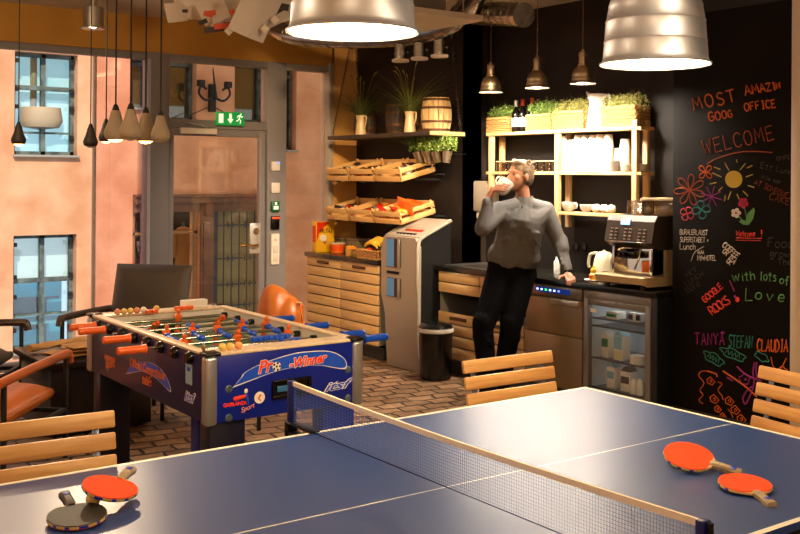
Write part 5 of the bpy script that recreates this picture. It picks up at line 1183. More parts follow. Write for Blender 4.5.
# ================================================================= THE MAN
q = CAM + (CF + CR * (115 / F_PX)) * 7.55
man = thing('person', 'person in grey sweater and black trousers leaning on the counter, drinking from a white cup', 'person', (q.x, q.y, 0), math.atan2(CR.y, CR.x))
skin = mat('skin', 'a8745a', .5, bump=.05, bscale=60); hairm = mat('grey_brown_hair', '5c4833', .8, col2='7d6850', nscale=30, bump=.5, bscale=90)
sweat = mat('grey_knit', '5a5856', .85, bump=.25, bscale=160, col2='64625f', nscale=4); trou = mat('black_trouser_cloth', '08080c', .9, spec=.1, bump=.1, bscale=80); shoe = mat('dark_shoe', '100c0a', .35)
V = Vector
hip = V((-.02, .08, .95)); waist = V((.01, .06, 1.06)); chest = V((.05, .02, 1.30)); neck = V((.07, .03, 1.495)); lsh = V((.235, .05, 1.405)); rsh = V((-.115, -.01, 1.405))
lel = V((.345, .04, 1.155)); lwr = V((.385, -.075, .955)); rel = V((-.255, -.20, 1.285)); rwr = V((-.205, -.13, 1.50))
lhip = V((.065, .07, .93)); rhip = V((-.10, .06, .93)); lkn = V((-.035, -.07, .53)); rkn = V((-.24, -.10, .54)); lan = V((-.10, -.03, .09)); ran = V((-.20, -.16, .09))
headc = V((.035, .01, 1.665))
fd = V((-.86, -.48, .10)).normalized(); sd = V((0, 0, 1)).cross(fd).normalized(); ud = fd.cross(sd).normalized(); 
if ud.z < 0: ud = -ud
HM = Matrix(((fd.x, sd.x, ud.x, headc.x), (fd.y, sd.y, ud.y, headc.y), (fd.z, sd.z, ud.z, headc.z), (0, 0, 0, 1)))   # local x = face forward, y = side, z = up
def H(x, y, z): return HM @ V((x, y, z))
def remeshed(mb, name, m, parent, vox, sm=4, fac=.5):
    o = mb.build(name, m, parent, local=True, smooth=180)
    r = o.modifiers.new('remesh', 'REMESH'); r.mode = 'VOXEL'; r.voxel_size = vox; r.use_smooth_shade = True
    s = o.modifiers.new('smooth', 'SMOOTH'); s.iterations = sm; s.factor = fac
    return o
def ell(mb, c, r, M3=None): mb.ball(c, r, 16, 0, M3)
HR = HM.to_3x3().to_4x4()
b = MB()
# head: skull, face, jaw, nose, brow, lips, ears
ell(b, H(-.012, 0, .030), (.096, .076, .088), HR); ell(b, H(.025, 0, -.025), (.066, .060, .090), HR); ell(b, H(.045, 0, -.085), (.034, .036, .028), HR)
b.capsule(H(.083, 0, .012), H(.104, 0, -.028), .008, .013); ell(b, H(.098, .011, -.032), (.009, .007, .007), HR); ell(b, H(.098, -.011, -.032), (.009, .007, .007), HR)
b.capsule(H(.078, .035, .03), H(.084, .008, .028), .010, .010); b.capsule(H(.078, -.035, .03), H(.084, -.008, .028), .010, .010)
b.capsule(H(.078, -.016, -.052), H(.078, .016, -.052), .008, .008); b.capsule(H(.074, -.014, -.064), H(.074, .014, -.064), .009, .009)
for s in (-1, 1):
    ell(b, H(.05, s * .043, -.015), (.024, .020, .024), HR)
    ell(b, H(-.012, s * .076, -.008), (.017, .008, .030), HR)
b.capsule(H(-.025, 0, -.05), neck + V((0, 0, -.04)), .050, .056)
# trunk under the clothes
b.capsule(neck + V((0, 0, -.04)), chest, .055, .09); b.capsule(chest, waist, .09, .085); b.capsule(waist, hip, .085, .09); b.capsule(lsh, rsh, .045, .045)
b.capsule(lsh, lel, .048, .038); b.capsule(lel, lwr, .038, .026); b.capsule(rsh, rel, .048, .038); b.capsule(rel, rwr, .038, .026)
for h_, k_, a_ in ((lhip, lkn, lan), (rhip, rkn, ran)): b.capsule(h_, k_, .075, .052); b.capsule(k_, a_, .05, .036)
# left hand flat on the worktop edge, fingers over the front edge
fdn = V((.10, -.75, -.32)).normalized()
pl = lwr + V((.004, -.055, -.022)); b.capsule(lwr, pl, .026, .024)
side = V((.97, .16, .05)).normalized()
for k, (off, ln) in enumerate(((-.030, .066), (-.010, .075), (.011, .070), (.030, .056))):
    r0 = pl + side * off * .9; k1 = r0 + V((.02 * k - .03, -.92, -.12)).normalized() * (.040 + .003 * k * 0); k2 = k1 + V((0, -.75, -.62)).normalized() * ln * .45; k3 = k2 + V((0, -.30, -.95)).normalized() * ln * .40
    b.capsule(pl + side * off * .5 + V((0, .02, 0)), k1, .013, .0105, 8); b.capsule(k1, k2, .0105, .009, 8); b.capsule(k2, k3, .009, .0075, 8)
t0 = lwr + V((-.012, -.022, -.012)); t1 = t0 + V((-.045, -.035, -.008)); t2 = t1 + V((-.022, -.038, -.014)); b.capsule(t0, t1, .014, .011, 8); b.capsule(t1, t2, .011, .008, 8)
# right hand round the cup
cupc = V((-.095, -.105, 1.585)); cax = V((.55, .30, .78)).normalized()
pr_ = V((-.172, -.115, 1.565)); b.capsule(rwr, pr_, .025, .026)
cside = cax; 
fw = V((.55, -.80, .0)).normalized()
for k, (off, ln) in enumerate(((.030, .075), (.010, .082), (-.011, .078), (-.030, .062))):
    o_ = cax * off; r0 = pr_ + o_ * .9
    k1 = cupc + o_ + V((-.066, -.045, .0)).normalized() * .060; k2 = cupc + o_ + V((-.02, -.07, 0)).normalized() * .060; k3 = cupc + o_ + V((.025, -.065, -.01)).normalized() * (.059 if k < 3 else .060)
    b.capsule(r0, k1, .013, .0105, 8); b.capsule(k1, k2, .0105, .009, 8); b.capsule(k2, k3, .009, .0075, 8)
t0 = pr_ + V((.0, .012, -.012)); t1 = cupc + V((-.045, .048, .01)); t2 = cupc + V((-.005, .060, .015)); b.capsule(t0, t1, .014, .011, 8); b.capsule(t1, t2, .011, .008, 8)
body = remeshed(b, 'body', skin, man, .0055, 3)
# eyes
for s in (-1, 1):
    e = MB(); ell(e, H(.0765, s * .031, .008), (.009, .010, .008), HR); e.build('eye', mat('dark_eye', '4a3628', .3), man, local=True)
    e = MB(); e.capsule(H(.09, s * .02, .034), H(.078, s * .046, .033), .004, .003, 8); e.build('eyebrow', hairm, man, local=True)
# hair: short, receding slightly, swept back
hb = MB(); ell(hb, H(-.020, 0, .044), (.100, .082, .086), HR); ell(hb, H(-.045, 0, .0), (.072, .078, .085), HR); ell(hb, H(.035, .01, .095), (.045, .055, .028), HR)
rh = random.Random(4)
for k in range(60):
    a = rh.uniform(0, 2 * PI); c_ = H(-.02 + .085 * math.cos(a) * .9, .07 * math.sin(a), .07 + .05 * rh.random()); hb.capsule(c_, c_ + HR.to_3x3() @ V((-.02, rh.uniform(-.01, .01), rh.uniform(-.004, .012))), .010, .005, 6)
hair = remeshed(hb, 'hair', hairm, man, .006, 2)
# the hair shell is opened over the face with a cutting plane in mesh terms: shift below by the face ellipsoids
for f in (): pass
# sweater
b = MB()
b.capsule(neck + V((-.0, 0, -.045)), chest + V((0, 0, .03)), .078, .135); ell(b, chest, (.185, .125, .16)); b.capsule(chest + V((-.05, 0, 0)), waist + V((-.055, 0, .0)), .12, .125); b.capsule(chest + V((.05, 0, 0)), waist + V((.055, 0, .0)), .12, .125)
b.capsule(waist + V((-.07, 0, .0)), waist + V((.075, .0, .0)), .118, .118); b.capsule(hip + V((-.055, 0, .115)), hip + V((.075, 0, .115)), .122, .122)
b.capsule(lsh, neck + V((.02, 0, -.045)), .07, .066); b.capsule(rsh, neck + V((-.02, 0, -.045)), .07, .066); b.capsule(lsh, chest + V((.09, 0, .03)), .075, .1); b.capsule(rsh, chest + V((-.09, 0, .03)), .075, .1)
b.capsule(lsh, lel, .073, .056); b.capsule(lel, lwr + V((-.006, .022, .045)), .056, .038); b.capsule(rsh, rel, .074, .06); b.capsule(rel, rwr + V((-.008, -.012, -.05)), .06, .042)
b.capsule(lel + V((.0, .0, .03)), lel + V((.012, -.03, -.03)), .06, .055)
rf = random.Random(8)
for k in range(20):      # folds
    p0 = (chest.lerp(waist, rf.random()) + V((rf.uniform(-.13, .14), -.115, 0)))
    b.capsule(p0, p0 + V((rf.uniform(-.07, .07), .012, rf.uniform(-.08, -.02))), .012, .009, 8)
for k in range(5):
    f = .2 + .18 * k; c_ = lel.lerp(lwr + V((-.006, .022, .045)), f); b.capsule(c_ + V((-.035, -.03, .01)), c_ + V((.03, -.035, -.012)), .014, .012, 8)
sw_ = remeshed(b, 'sweater', sweat, man, .0085, 3)
# ribbed cuffs, hem, collar, watch
MB().capsule(lwr + V((-.004, .012, .028)), lwr + V((-.008, .028, .055)), .039, .041).build('cuff', sweat, man, local=True)
MB().capsule(rwr + V((-.008, -.004, -.022)), rwr + V((-.01, -.014, -.05)), .039, .044).build('cuff', sweat, man, local=True)
MB().lathe([(.034, -.006), (.037, 0), (.034, .006)], tuple(lwr + V((.001, -.006, .006))), 20, M=(lel - lwr).to_track_quat('Z', 'Y').to_matrix().to_4x4()).lathe([(.001, .006), (.016, .006), (.016, -.003)], tuple(lwr + V((.012, -.034, .012))), 16, M=facing((0, 0, 0), (.3, -1, .3))).build('wristwatch', mat('dark_watch', '1a1a1e', .25, .6), man, local=True)
col_ = MB()
for s in (-1, 1):
    rg = []
    for i in range(9):
        a = PI * (.5 + s * (.02 + .98 * i / 8)) - PI; cx, cy = math.cos(a), math.sin(a)
        base_ = neck + V((cx * .066, cy * .062, -.035 + .02 * (cy + 1) * .5)); top_ = neck + V((cx * .060, cy * .056, .012 + .02 * (cy + 1) * .5)); fall = neck + V((cx * .088, cy * .080, -.040 + .012 * (cy + 1) - (.02 if i < 2 else 0)))
        rg.append([base_, top_, fall, fall + V((cx * .004, cy * .004, -.002)), top_ + V((cx * .006, cy * .006, .004))])
    col_.rings(rg)
col_.build('collar', mat('collar_grey', '5b564f', .8), man, local=True, smooth=60)
MB().box((-.006, -.004, -.05), (.006, .004, .03), .002, 0, Matrix.Translation(neck + V((-.02, -.085, -.075)))).ball(neck + V((-.022, -.094, -.085)), .006, 8).ball(neck + V((-.024, -.098, -.06)), .006, 8).build('button_placket', mat('dark_placket', '3a3633', .7), man, local=True)
# trousers
b = MB()
b.capsule(hip + V((-.055, 0, .055)), hip + V((.07, 0, .055)), .118, .118); b.capsule(hip + V((-.06, 0, -.02)), hip + V((.075, 0, -.02)), .125, .125)
for h_, k_, a_ in ((lhip, lkn, lan), (rhip, rkn, ran)):
    b.capsule(h_, k_, .108, .078); b.capsule(k_, a_ + V((0, 0, .0)), .078, .068); b.capsule(k_ + V((0, 0, .05)), k_ + V((0, 0, -.05)), .08, .078)
for k in range(14):
    h_, k_, a_ = ((lhip, lkn, lan), (rhip, rkn, ran))[k % 2]; c_ = (h_.lerp(k_, rf.random()) if k < 8 else k_.lerp(a_, rf.random())) + V((rf.uniform(-.04, .04), -.07, 0)); b.capsule(c_, c_ + V((rf.uniform(-.05, .05), .01, rf.uniform(-.1, .0))), .014, .008, 8)
remeshed(b, 'trousers', trou, man, .009, 3)
for a_, dx in ((lan, -.02), (ran, -.06)):
    b = MB(); d = V((dx * 2, -.22, 0)).normalized()
    b.capsule(a_ + V((0, .03, -.04)) , a_ + d * .10 + V((0, 0, -.052)), .042, .036); b.capsule(a_ + d * .10 + V((0, 0, -.054)), a_ + d * .19 + V((0, 0, -.06)), .038, .028); b.capsule(a_ + V((0, 0, .03)), a_ + V((0, .01, -.03)), .045, .045)
    o = remeshed(b, 'shoe', shoe, man, .007, 3)
# the cup he drinks from (held: a thing of its own)
RW = ROOTS[man.name].inverted(); cw = RW @ cupc
cm_ = MB(); Mx = (RW.to_3x3() @ cax).to_track_quat('Z', 'Y').to_matrix().to_4x4()
t = thing('coffee_cup', 'white cup held to the mouth of the person in the grey sweater', 'cup', tuple(cw))
MB().lathe([(.001, -.055), (.030, -.055), (.036, -.051), (.050, -.03), (.058, .0), (.062, .05), (.059, .05), (.054, .0), (.045, -.035), (.001, -.047)], tuple(cw), 28, M=Mx).build('cup_body', ceram, t, smooth=60)
MB().tube(catmull([cw + Mx.to_3x3() @ V(v_) for v_ in ((0, .05, .03), (0, .085, .028), (0, .08, -.012), (0, .046, -.02))]), .006, 8).build('handle', ceram, t)

# ================================================================= SEATING CORNER
orl_ = mat('orange_leather', 'd87420', .4, bump=.12, bscale=30, col2='c9661a', nscale=2, coat=.1); gcl = mat('taupe_leather', '463a2c', .55, bump=.2, bscale=20, col2='52442f', nscale=2); armd = wood('dark_stained_arm', '3a2a1e', '4a3626', 1, 4, .4, .2); armo = mat('orange_painted_arm', 'c2601e', .4, coat=.3)
def cushion(lo, hi, M, puff=.03, n=10):
    lo = V(lo); hi = V(hi); b = bmesh.new(); bmesh.ops.create_cube(b, size=1); bmesh.ops.subdivide_edges(b, edges=list(b.edges), cuts=n, use_grid_fill=True)
    c = (lo + hi) / 2; s = (hi - lo) / 2; ax = min(range(3), key=lambda i: s[i]); o = [i for i in range(3) if i != ax]
    for v in b.verts:
        q = v.co * 2; e = (1 - abs(q[o[0]]) ** 6) * (1 - abs(q[o[1]]) ** 6); rr = .35 + .65 * max(0, e) ** .5
        p = [0, 0, 0]; p[ax] = q[ax] * (s[ax] * rr + puff * (1 - q[o[0]] ** 2) * (1 - q[o[1]] ** 2))
        for i in o: p[i] = q[i] * s[i] * (1 - .06 * q[o[0] if i == o[1] else o[1]] ** 2 * 0 - .03 * abs(q[ax]))
        v.co = M @ (c + V(p))
    mb = MB(); mb.merge(b, 0); return mb
def lounge(loc, rz, label, leather_m, arm_m, back=True):
    """local: facing -y; origin on the floor under the seat centre"""
    t = thing('lounge_armchair', label, 'armchair', loc, rz)
    I = Matrix.Identity(4)
    cushion((-.31, -.36, .30), (.31, .30, .44), Matrix.Rotation(math.radians(-3), 4, 'X'), .02).build('seat_cushion', leather_m, t, local=True, smooth=60)
    if back: cushion((-.32, -.07, 0), (.32, .07, .56), Matrix.Translation((0, .27, .40)) @ Matrix.Rotation(math.radians(-16), 4, 'X'), .03).build('back_cushion', leather_m, t, local=True, smooth=60)
    for s in (-1, 1):
        x = s * .36
        MB().tube(catmull([(x, -.425, .55), (x, -.41, .595), (x, -.37, .605), (x, -.1, .60), (x, .2, .59), (x, .40, .58)]), .026, 10).build('armrest', arm_m, t, local=True)
        MB().box((x - .012, -.39, 0), (x + .012, -.365, .6), .003).build('leg', black, t, local=True)
        MB().box((x - .012, .32, 0), (x + .012, .345, .6), .003).build('leg', black, t, local=True)
        MB().box((x - .012, -.38, .27), (x + .012, .33, .295), .003).build('side_rail', black, t, local=True)
    MB().box((-.36, -.36, .27), (.36, -.335, .295), .003).box((-.36, .30, .27), (.36, .325, .295), .003).box((-.02, -.35, .272), (.02, .31, .292)).build('seat_frame', black, t, local=True)
    MB().box((-.36, .37, .50), (.36, .385, .56), .004).build('back_rail', black, t, local=True)
    return t
def face_rz(dx, dy): return math.atan2(dx, -dy)      # rotation that turns local -y towards (dx, dy)
lounge((1.02, 5.15, 0), face_rz(-.72, -.69), 'taupe leather armchair before the glass wall, behind the foosball table', gcl, armd)
lounge((-.47, 3.62, 0), face_rz(.68, .73), 'orange leather armchair cut off at the left edge, nearest the table tennis table', orl_, armo)
lounge((-.32, 4.98, 0), face_rz(.85, -.53), 'taupe leather armchair cut off at the left edge beyond the orange one', gcl, armd)
bb = (2.22, 4.98, 0)
t = thing('leather_beanbag', 'orange leather beanbag behind the far right corner of the foosball table', 'beanbag', bb, math.atan2(CR.y, CR.x))
m = MB(); m.ball((0, 0, .26), (.31, .31, .26), 20); m.ball((-.05, 0, .50), (.145, .20, .26), 20); m.ball((-.07, 0, .62), (.10, .16, .15), 20); m.ball((.06, -.02, .50), (.135, .17, .17), 20); m.capsule((-.05, 0, .68), (.14, -.02, .58), .085, .06)
o = m.build('bag', orl_, t, local=True, smooth=180); r_ = o.modifiers.new('remesh', 'REMESH'); r_.mode = 'VOXEL'; r_.voxel_size = .012; r_.use_smooth_shade = True; s_ = o.modifiers.new('smooth', 'SMOOTH'); s_.iterations = 10
MB().lathe([(.001, 0), (.012, .0), (.018, .01), (.012, .018), (.001, .02)], (.165, -.09, .615), 12).build('seam_button', mat('pale_button', 'c9a878', .5), t, local=True)
MB().tube([(.165, -.10, .615), (.19, -.14, .50), (.19, -.2, .40)], .004, 6).build('seam', mat('dark_seam', '7a3c10', .6), t, local=True)
# low dark table with paper bags
t = thing('side_table', 'low dark side table with paper bags between the armchairs', 'table', (.42, 4.42, 0))
dkw = wood('very_dark_wood', '140e0a', '20160f', 0, 3, .35, .2)
MB().box((.06, 4.06, .44), (.80, 4.80, .48), .004).build('tabletop', dkw, t)
MB().box((.10, 4.10, .02), (.76, 4.76, .44), .004).build('base_cabinet', dkw, t)
MB().box((.14, 4.14, 0), (.72, 4.72, .02)).build('plinth', black, t)
brown = mat('kraft_paper', 'bd8c50', .7, bump=.4, bscale=25, col2='cc9c60', nscale=6)
def paperbag(c, w, d, h, rz, label):
    M = Matrix.Translation(c) @ Matrix.Rotation(rz, 4, 'Z'); r = random.Random(int(c[0] * 100))
    tag(cushion((-w / 2, -d / 2, 0), (w / 2, d / 2, h), M, .004, 6).build('paper_bag', brown, smooth=40), label, 'paper bag')
paperbag((.34, 4.34, .482), .34, .30, .022, .3, 'flat brown paper bag on the dark side table, lowest of the pile')
paperbag((.40, 4.28, .512), .32, .26, .02, -.15, 'folded brown paper bag in the middle of the pile on the side table')
paperbag((.38, 4.24, .54), .28, .20, .018, .1, 'folded brown paper bag on top of the pile on the side table')
a = at(30, 345, z=.51); b_ = at(86, 340, z=.51); b = MB(); n = 14; rg = []
a = V((.08, 4.50, .515)); b_ = V((.62, 4.70, .515))
for i in range(n):
    f = i / (n - 1); c = a.lerp(b_, f); d = (b_ - a).normalized(); s_ = V((-d.y, d.x, 0)); rr = .032 * (1 + .12 * math.sin(i * 2.3))
    rg.append([c + (s_ * math.cos(x) + V((0, 0, 1)) * math.sin(x) * .75) * rr * (1 + .1 * math.sin(3 * x + i)) for x in [2 * PI * k / 12 for k in range(12)]])
b.rings(rg); tag(b.build('paper_roll', brown, smooth=40), 'long rolled brown paper bag lying across the back of the side table', 'paper bag')
# low metal table under the seating (thin black legs seen under the foosball table)
t = thing('coffee_table', 'low black metal table seen under the foosball table', 'table', (1.0, 3.85, 0))
MB().box((.85, 3.55, .30), (1.3, 4.2, .33), .003).build('tabletop', black, t)
for x in (.87, 1.28):
    for y in (3.57, 4.18): MB().box((x - .01, y - .01, 0), (x + .01, y + .01, .3)).build('leg', black, t)

# ================================================================= CHALKBOARD
BX = 3.62
cb = thing('chalkboard', 'tall black chalkboard covered in coloured chalk writing and drawings', 'chalkboard', (BX, 1.68, .1))
MB().box((BX - .003, 1.245, .14), (BX + .018, 2.128, 2.74), .001).build('board', mat('chalkboard_black', '0e0a07', .65, spec=.12, col2='130d09', nscale=2), cb)
MB().box((BX - .012, 1.245, .02), (BX + .018, 2.128, .14), .003).build('skirting', mat('dark_skirting', '2a221c', .5), cb)
def bd(u, v): p = at(u, v, x=BX - .004); return (p.x, p.y, p.z)
L = {
 'A': [[(0, 0), (2, 6), (4, 0)], [(.8, 2.2), (3.2, 2.2)]], 'B': [[(0, 0), (0, 6), (2.5, 6), (3, 4.6), (2.3, 3.2), (0, 3.1)], [(2.3, 3.2), (3.5, 1.8), (2.6, 0), (0, 0)]],
 'C': [[(3.6, 5), (2.4, 6), (.8, 5.4), (0, 3.2), (.6, .8), (2.2, 0), (3.7, 1)]], 'D': [[(0, 0), (0, 6), (2.2, 5.6), (3.6, 3.4), (2.6, .8), (0, 0)]],
 'E': [[(3.4, 6), (0, 5.8), (0, 0), (3.6, .2)], [(0, 3), (2.8, 3.2)]], 'F': [[(3.4, 6), (0, 5.8), (0, 0)], [(0, 3), (2.6, 3.2)]],
 'G': [[(3.6, 5), (2.4, 6), (.8, 5.4), (0, 3), (.6, .6), (2.4, 0), (3.7, 1.2), (3.6, 2.8), (2, 2.8)]], 'H': [[(0, 0), (0, 6)], [(4, 0), (4, 6)], [(0, 3), (4, 3)]],
 'I': [[(1, 0), (3, 0)], [(2, 0), (2, 6)], [(1, 6), (3, 6)]], 'K': [[(0, 0), (0, 6)], [(3.6, 6), (0, 2.8), (3.8, 0)]], 'L': [[(0, 6), (0, 0), (3.4, .2)]],
 'M': [[(0, 0), (.4, 6), (2.2, 1.8), (3.8, 6), (4.4, 0)]], 'N': [[(0, 0), (.2, 6), (3.6, .2), (3.8, 6)]], 'O': [[(2, 6), (.6, 5.2), (0, 3), (.7, .7), (2, 0), (3.4, .8), (4, 3), (3.4, 5.3), (2, 6)]],
 'P': [[(0, 0), (0, 6), (2.6, 5.8), (3.4, 4.3), (2.4, 3), (0, 2.8)]], 'R': [[(0, 0), (0, 6), (2.6, 5.8), (3.2, 4.3), (2.4, 3), (0, 2.8)], [(1.6, 2.9), (3.8, 0)]],
 'S': [[(3.4, 5.2), (2, 6), (.5, 5), (1, 3.6), (2.9, 2.6), (3.3, 1.2), (1.8, 0), (0, .8)]], 'T': [[(-.2, 5.9), (4.2, 6)], [(2, 6), (1.9, 0)]], 'U': [[(0, 6), (.2, 1.4), (1.8, 0), (3.5, 1.2), (3.8, 6)]],
 'V': [[(0, 6), (2, 0), (4, 6)]], 'W': [[(0, 6), (1, 0), (2.2, 4.2), (3.3, 0), (4.4, 6)]], 'Y': [[(0, 6), (2, 3), (4, 6)], [(2, 3), (1.9, 0)]], 'Z': [[(0, 6), (3.8, 6), (0, 0), (4, .2)]],
 'w': [[(0, 3.8), (1, 0), (2, 3), (3, 0), (4, 3.8)]], 'i': [[(1, 0), (1, 3.8)], [(1, 5), (1.05, 5.3)]], 't': [[(1.5, 5.5), (1.4, 0), (2.4, .1)], [(.2, 3.8), (2.8, 3.9)]], 'h': [[(.2, 6), (.2, 0)], [(.2, 2.6), (1.6, 3.8), (2.8, 3), (2.9, 0)]],
 'l': [[(1, 6), (1, .3), (1.8, 0)]], 'o': [[(1.7, 3.8), (.4, 3), (.2, 1), (1.6, 0), (3, 1), (3, 3), (1.7, 3.8)]], 's': [[(2.7, 3.4), (1.3, 3.9), (.5, 3), (2.5, 1.6), (2.4, .4), (.3, .1)]], 'f': [[(3, 5.6), (1.9, 5.9), (1.4, 4.6), (1.3, -1.2)], [(.2, 3), (2.6, 3.2)]],
 'v': [[(0, 3.8), (1.6, 0), (3.2, 3.8)]], 'e': [[(.2, 2), (3, 2.2), (2.4, 3.8), (.8, 3.6), (.1, 1.8), (1, .1), (3, .5)]], 'c': [[(2.8, 3.3), (1.4, 3.9), (.2, 2), (1.2, 0), (2.9, .6)]], 'm': [[(0, 0), (0, 3.8), (1.2, 3.4), (1.4, 0)], [(1.4, 3), (2.6, 3.8), (3.2, 0)]],
 'u': [[(0, 3.8), (.3, .4), (1.8, 0), (2.8, 1)], [(2.9, 3.8), (2.9, 0)]], 'n': [[(0, 0), (0, 3.8)], [(0, 2.6), (1.4, 3.9), (2.8, 2.8), (2.8, 0)]], 'g': [[(2.8, 3.6), (.8, 3.8), (.4, 1.6), (2.6, 1.2), (2.8, 3.8), (2.6, -1.4), (.6, -1.2)]], 'a': [[(2.8, 3.4), (.8, 3.8), (.2, 1.4), (1.4, 0), (2.8, 1.4)], [(2.9, 3.8), (3, 0)]], 'r': [[(.2, 0), (.2, 3.8)], [(.2, 2.4), (1.6, 3.8), (2.6, 3.4)]], 'd': [[(2.8, 2.8), (1, 3.6), (.2, 1.6), (1.4, 0), (2.8, 1)], [(2.9, 6), (2.9, 0)]], 'k': [[(.2, 6), (.2, 0)], [(2.6, 3.8), (.4, 1.6), (2.8, 0)]],
 '!': [[(1, 6), (1, 2)], [(1, .6), (1.1, 0)]], '+': [[(1, 1), (1, 4)], [(0, 2.5), (2, 2.5)]], "'": [[(.5, 6), (.6, 5)]], '/': [[(0, -1), (3, 7)]],
}
rt = random.Random(2)
def chalk(u, v, s, h, m, slope=0, sp=1.0, h1=None, wide=1.0, r=.0036):
    """hand lettering: baseline starts at (u, v) of the board sheet, h = capital height"""
    lines = []; x = 0; h1 = h1 or h; n = len(s); c, sn = math.cos(slope), math.sin(slope)
    for i, ch_ in enumerate(s):
        hh = h + (h1 - h) * i / max(1, n - 1); k = hh / 6
        if ch_ == ' ': x += 3.4 * k * wide; continue
        g = L.get(ch_, L['O']); wmax = max(q[0] for st in g for q in st); j = rt.uniform(-.3, .3)
        for st in g:
            pts = catmull([(px_ + 0, py_, 0) for px_, py_ in st], 3) if ch_ in 'COGSUoecsaughnmrDBPRf' else [V((px_, py_, 0)) for px_, py_ in st]
            lines.append([bd(u + (x + p.x * k * wide) * c + (p.y + j) * k * sn, v + (x + p.x * k * wide) * sn * 1 - (p.y + j) * k * c) for p in pts])
        x += (wmax + 1.3 * sp) * k * wide
    return strokes('chalk_writing', lines, m, cb, r)
def ck(n, c): return mat('chalk_' + n, c, .9)
c_or = ck('orange', 'e06a1e'); c_rd = ck('coral', 'e8483a'); c_gn = ck('green', '5f9a5a'); c_mg = ck('magenta', '9a2a8a'); c_tl = ck('teal', '2f8a7c'); c_wh = ck('white', 'd8d0c4'); c_yl = ck('yellow', 'c8a838'); c_pk = ck('pink', 'd84a5a'); c_dr = ck('crimson', 'a82040'); c_dim = ck('smudged_grey', '3f3a34'); c_dor = ck('smudged_orange', '70300f'); c_wlc = ck('rust', 'b04e1a')
chalk(694.5, 111, 'MOST', 12.5, c_or, -.24, 1.5, wide=.95, r=.005); chalk(745.5, 96, 'AMAZIN', 10, c_or, -.22, .7, 6, .95, r=.0055)
chalk(709.5, 121.5, 'GOOG', 9, c_or, -.2, 1, 7, .9, r=.0045); chalk(745, 111.5, 'OFFICE', 8, c_or, -.14, 1.0, 8, .85, r=.0045)
chalk(704, 154, 'WELCOME', 14.5, c_wlc, -.2, 1.3, wide=.80, r=.0035)
def line(pts, m, r=.0035, sm=True): return strokes('chalk_drawing', [[bd(*p) for p in (([(q.x, q.y) for q in catmull([(a, b, 0) for a, b in pts], 5)]) if sm else pts)]], m, cb, r)
line([(707, 164), (718, 158), (738, 152.5), (755, 151.5), (772.5, 152.5)], c_wlc)
# sun
def disc(u, v, ru, rv, m, name='chalk_fill', off=.0045):
    pts = [at(u + ru * math.cos(a), v + rv * math.sin(a), x=BX - off) for a in [2 * PI * k / 28 for k in range(28)]]
    return MB().prism(pts, (-.0012, 0, 0)).build(name, m, cb, smooth=0)
disc(733.8, 179.3, 8.6, 8.6, c_yl)
rays = [((725, 163), (729, 170.5)), ((737, 162.5), (736.5, 159.5)), ((740, 170), (745.5, 163.5)), ((746, 177), (753, 174.5)), ((748, 185.5), (754.5, 187.5)), ((743, 191), (748, 196)), ((737, 194), (739, 199)), ((731, 191.5), (728, 199.5)), ((725.5, 195), (724.5, 201)), ((722.5, 187), (718.5, 191)), ((721.5, 177), (712.5, 173)), ((716.5, 182.5), (710, 184)), ((720.5, 169.5), (714, 167)), ((747, 168), (752.5, 165.5))]
strokes('chalk_drawing', [[bd(*a), bd(*b)] for a, b in rays], c_yl, cb, .0035)
def flower(u, v, n, r, w, m, rot=0, th=.0035):
    lines = []
    for k in range(n):
        a = rot + 2 * PI * k / n; pts = []
        for i in range(13):
            t_ = i / 12; rr = r * math.sin(PI * min(t_, 1 - t_) * 1.0) ; ww = w * math.sin(2 * PI * t_)
            rr = r * (1 - abs(2 * t_ - 1) ** 1.6); ww = w * math.sin(2 * PI * t_) * (1 if True else 0)
            pts.append(bd(u + rr * math.cos(a) - ww * math.sin(a), v + rr * math.sin(a) + ww * math.cos(a)))
        lines.append(pts)
    return strokes('chalk_drawing', lines, m, cb, th)
flower(689.7, 190, 7, 16, 3, c_wlc, .35); flower(705.5, 172, 4, 8, 2.2, c_or, .75)
strokes('chalk_drawing', [[bd(711.5, 196.5), bd(711.5 + 11 * math.cos(a), 196.5 + 11 * math.sin(a))] for a in [.3 + k * .785 for k in range(8)]], c_mg, cb, .0035)
flower(687, 213.7, 4, 7, 3, c_pk, .5); flower(701.5, 209.7, 4, 9, 3.6, c_tl, 1.4)
for a in range(5): disc(743.3 + 3 * math.cos(a * 1.257 + .3), 203 + 3 * math.sin(a * 1.257 + .3), 2.4, 2.6, c_dr)
for a in range(5): disc(736 + 3 * math.cos(a * 1.257), 213 + 3 * math.sin(a * 1.257), 2.1, 2.1, c_wh)
disc(736, 213, 1.1, 1.1, c_dr, off=.0062)
line([(744, 207), (746, 214), (747.5, 223)], c_gn); line([(738.5, 215.5), (742, 220), (747, 224)], c_gn)
MB().prism([at(*p, x=BX - .0045) for p in ((747, 225), (745.5, 221), (748, 213), (754, 207.5), (755, 211), (753, 219), (749, 224.5))], (-.001, 0, 0)).build('chalk_fill', c_gn, cb, smooth=0)
MB().prism([at(*p, x=BX - .0045) for p in ((747, 225), (743, 224.5), (739, 221.5), (742, 219.5), (746, 221))], (-.001, 0, 0)).build('chalk_fill', c_gn, cb, smooth=0)
chalk(736, 236, 'Welcome', 5.2, c_rd, .03, 1, wide=.75, r=.0028); chalk(760.5, 236.5, '!', 6.5, c_rd, 0, r=.004); line([(736, 238), (762, 238.4)], c_rd, .0025); line([(736, 240.2), (761, 240.6)], c_rd, .002)
chalk(680, 234.5, 'BURALERLAUST', 5, c_wh, .03, .6, wide=.62, r=.0022); chalk(680, 242, 'SUPERSTABET +', 5, c_wh, .02, .6, wide=.62, r=.0022); chalk(680, 249.5, 'Lunch', 6, c_wh, .0, .8, wide=.8, r=.0024)
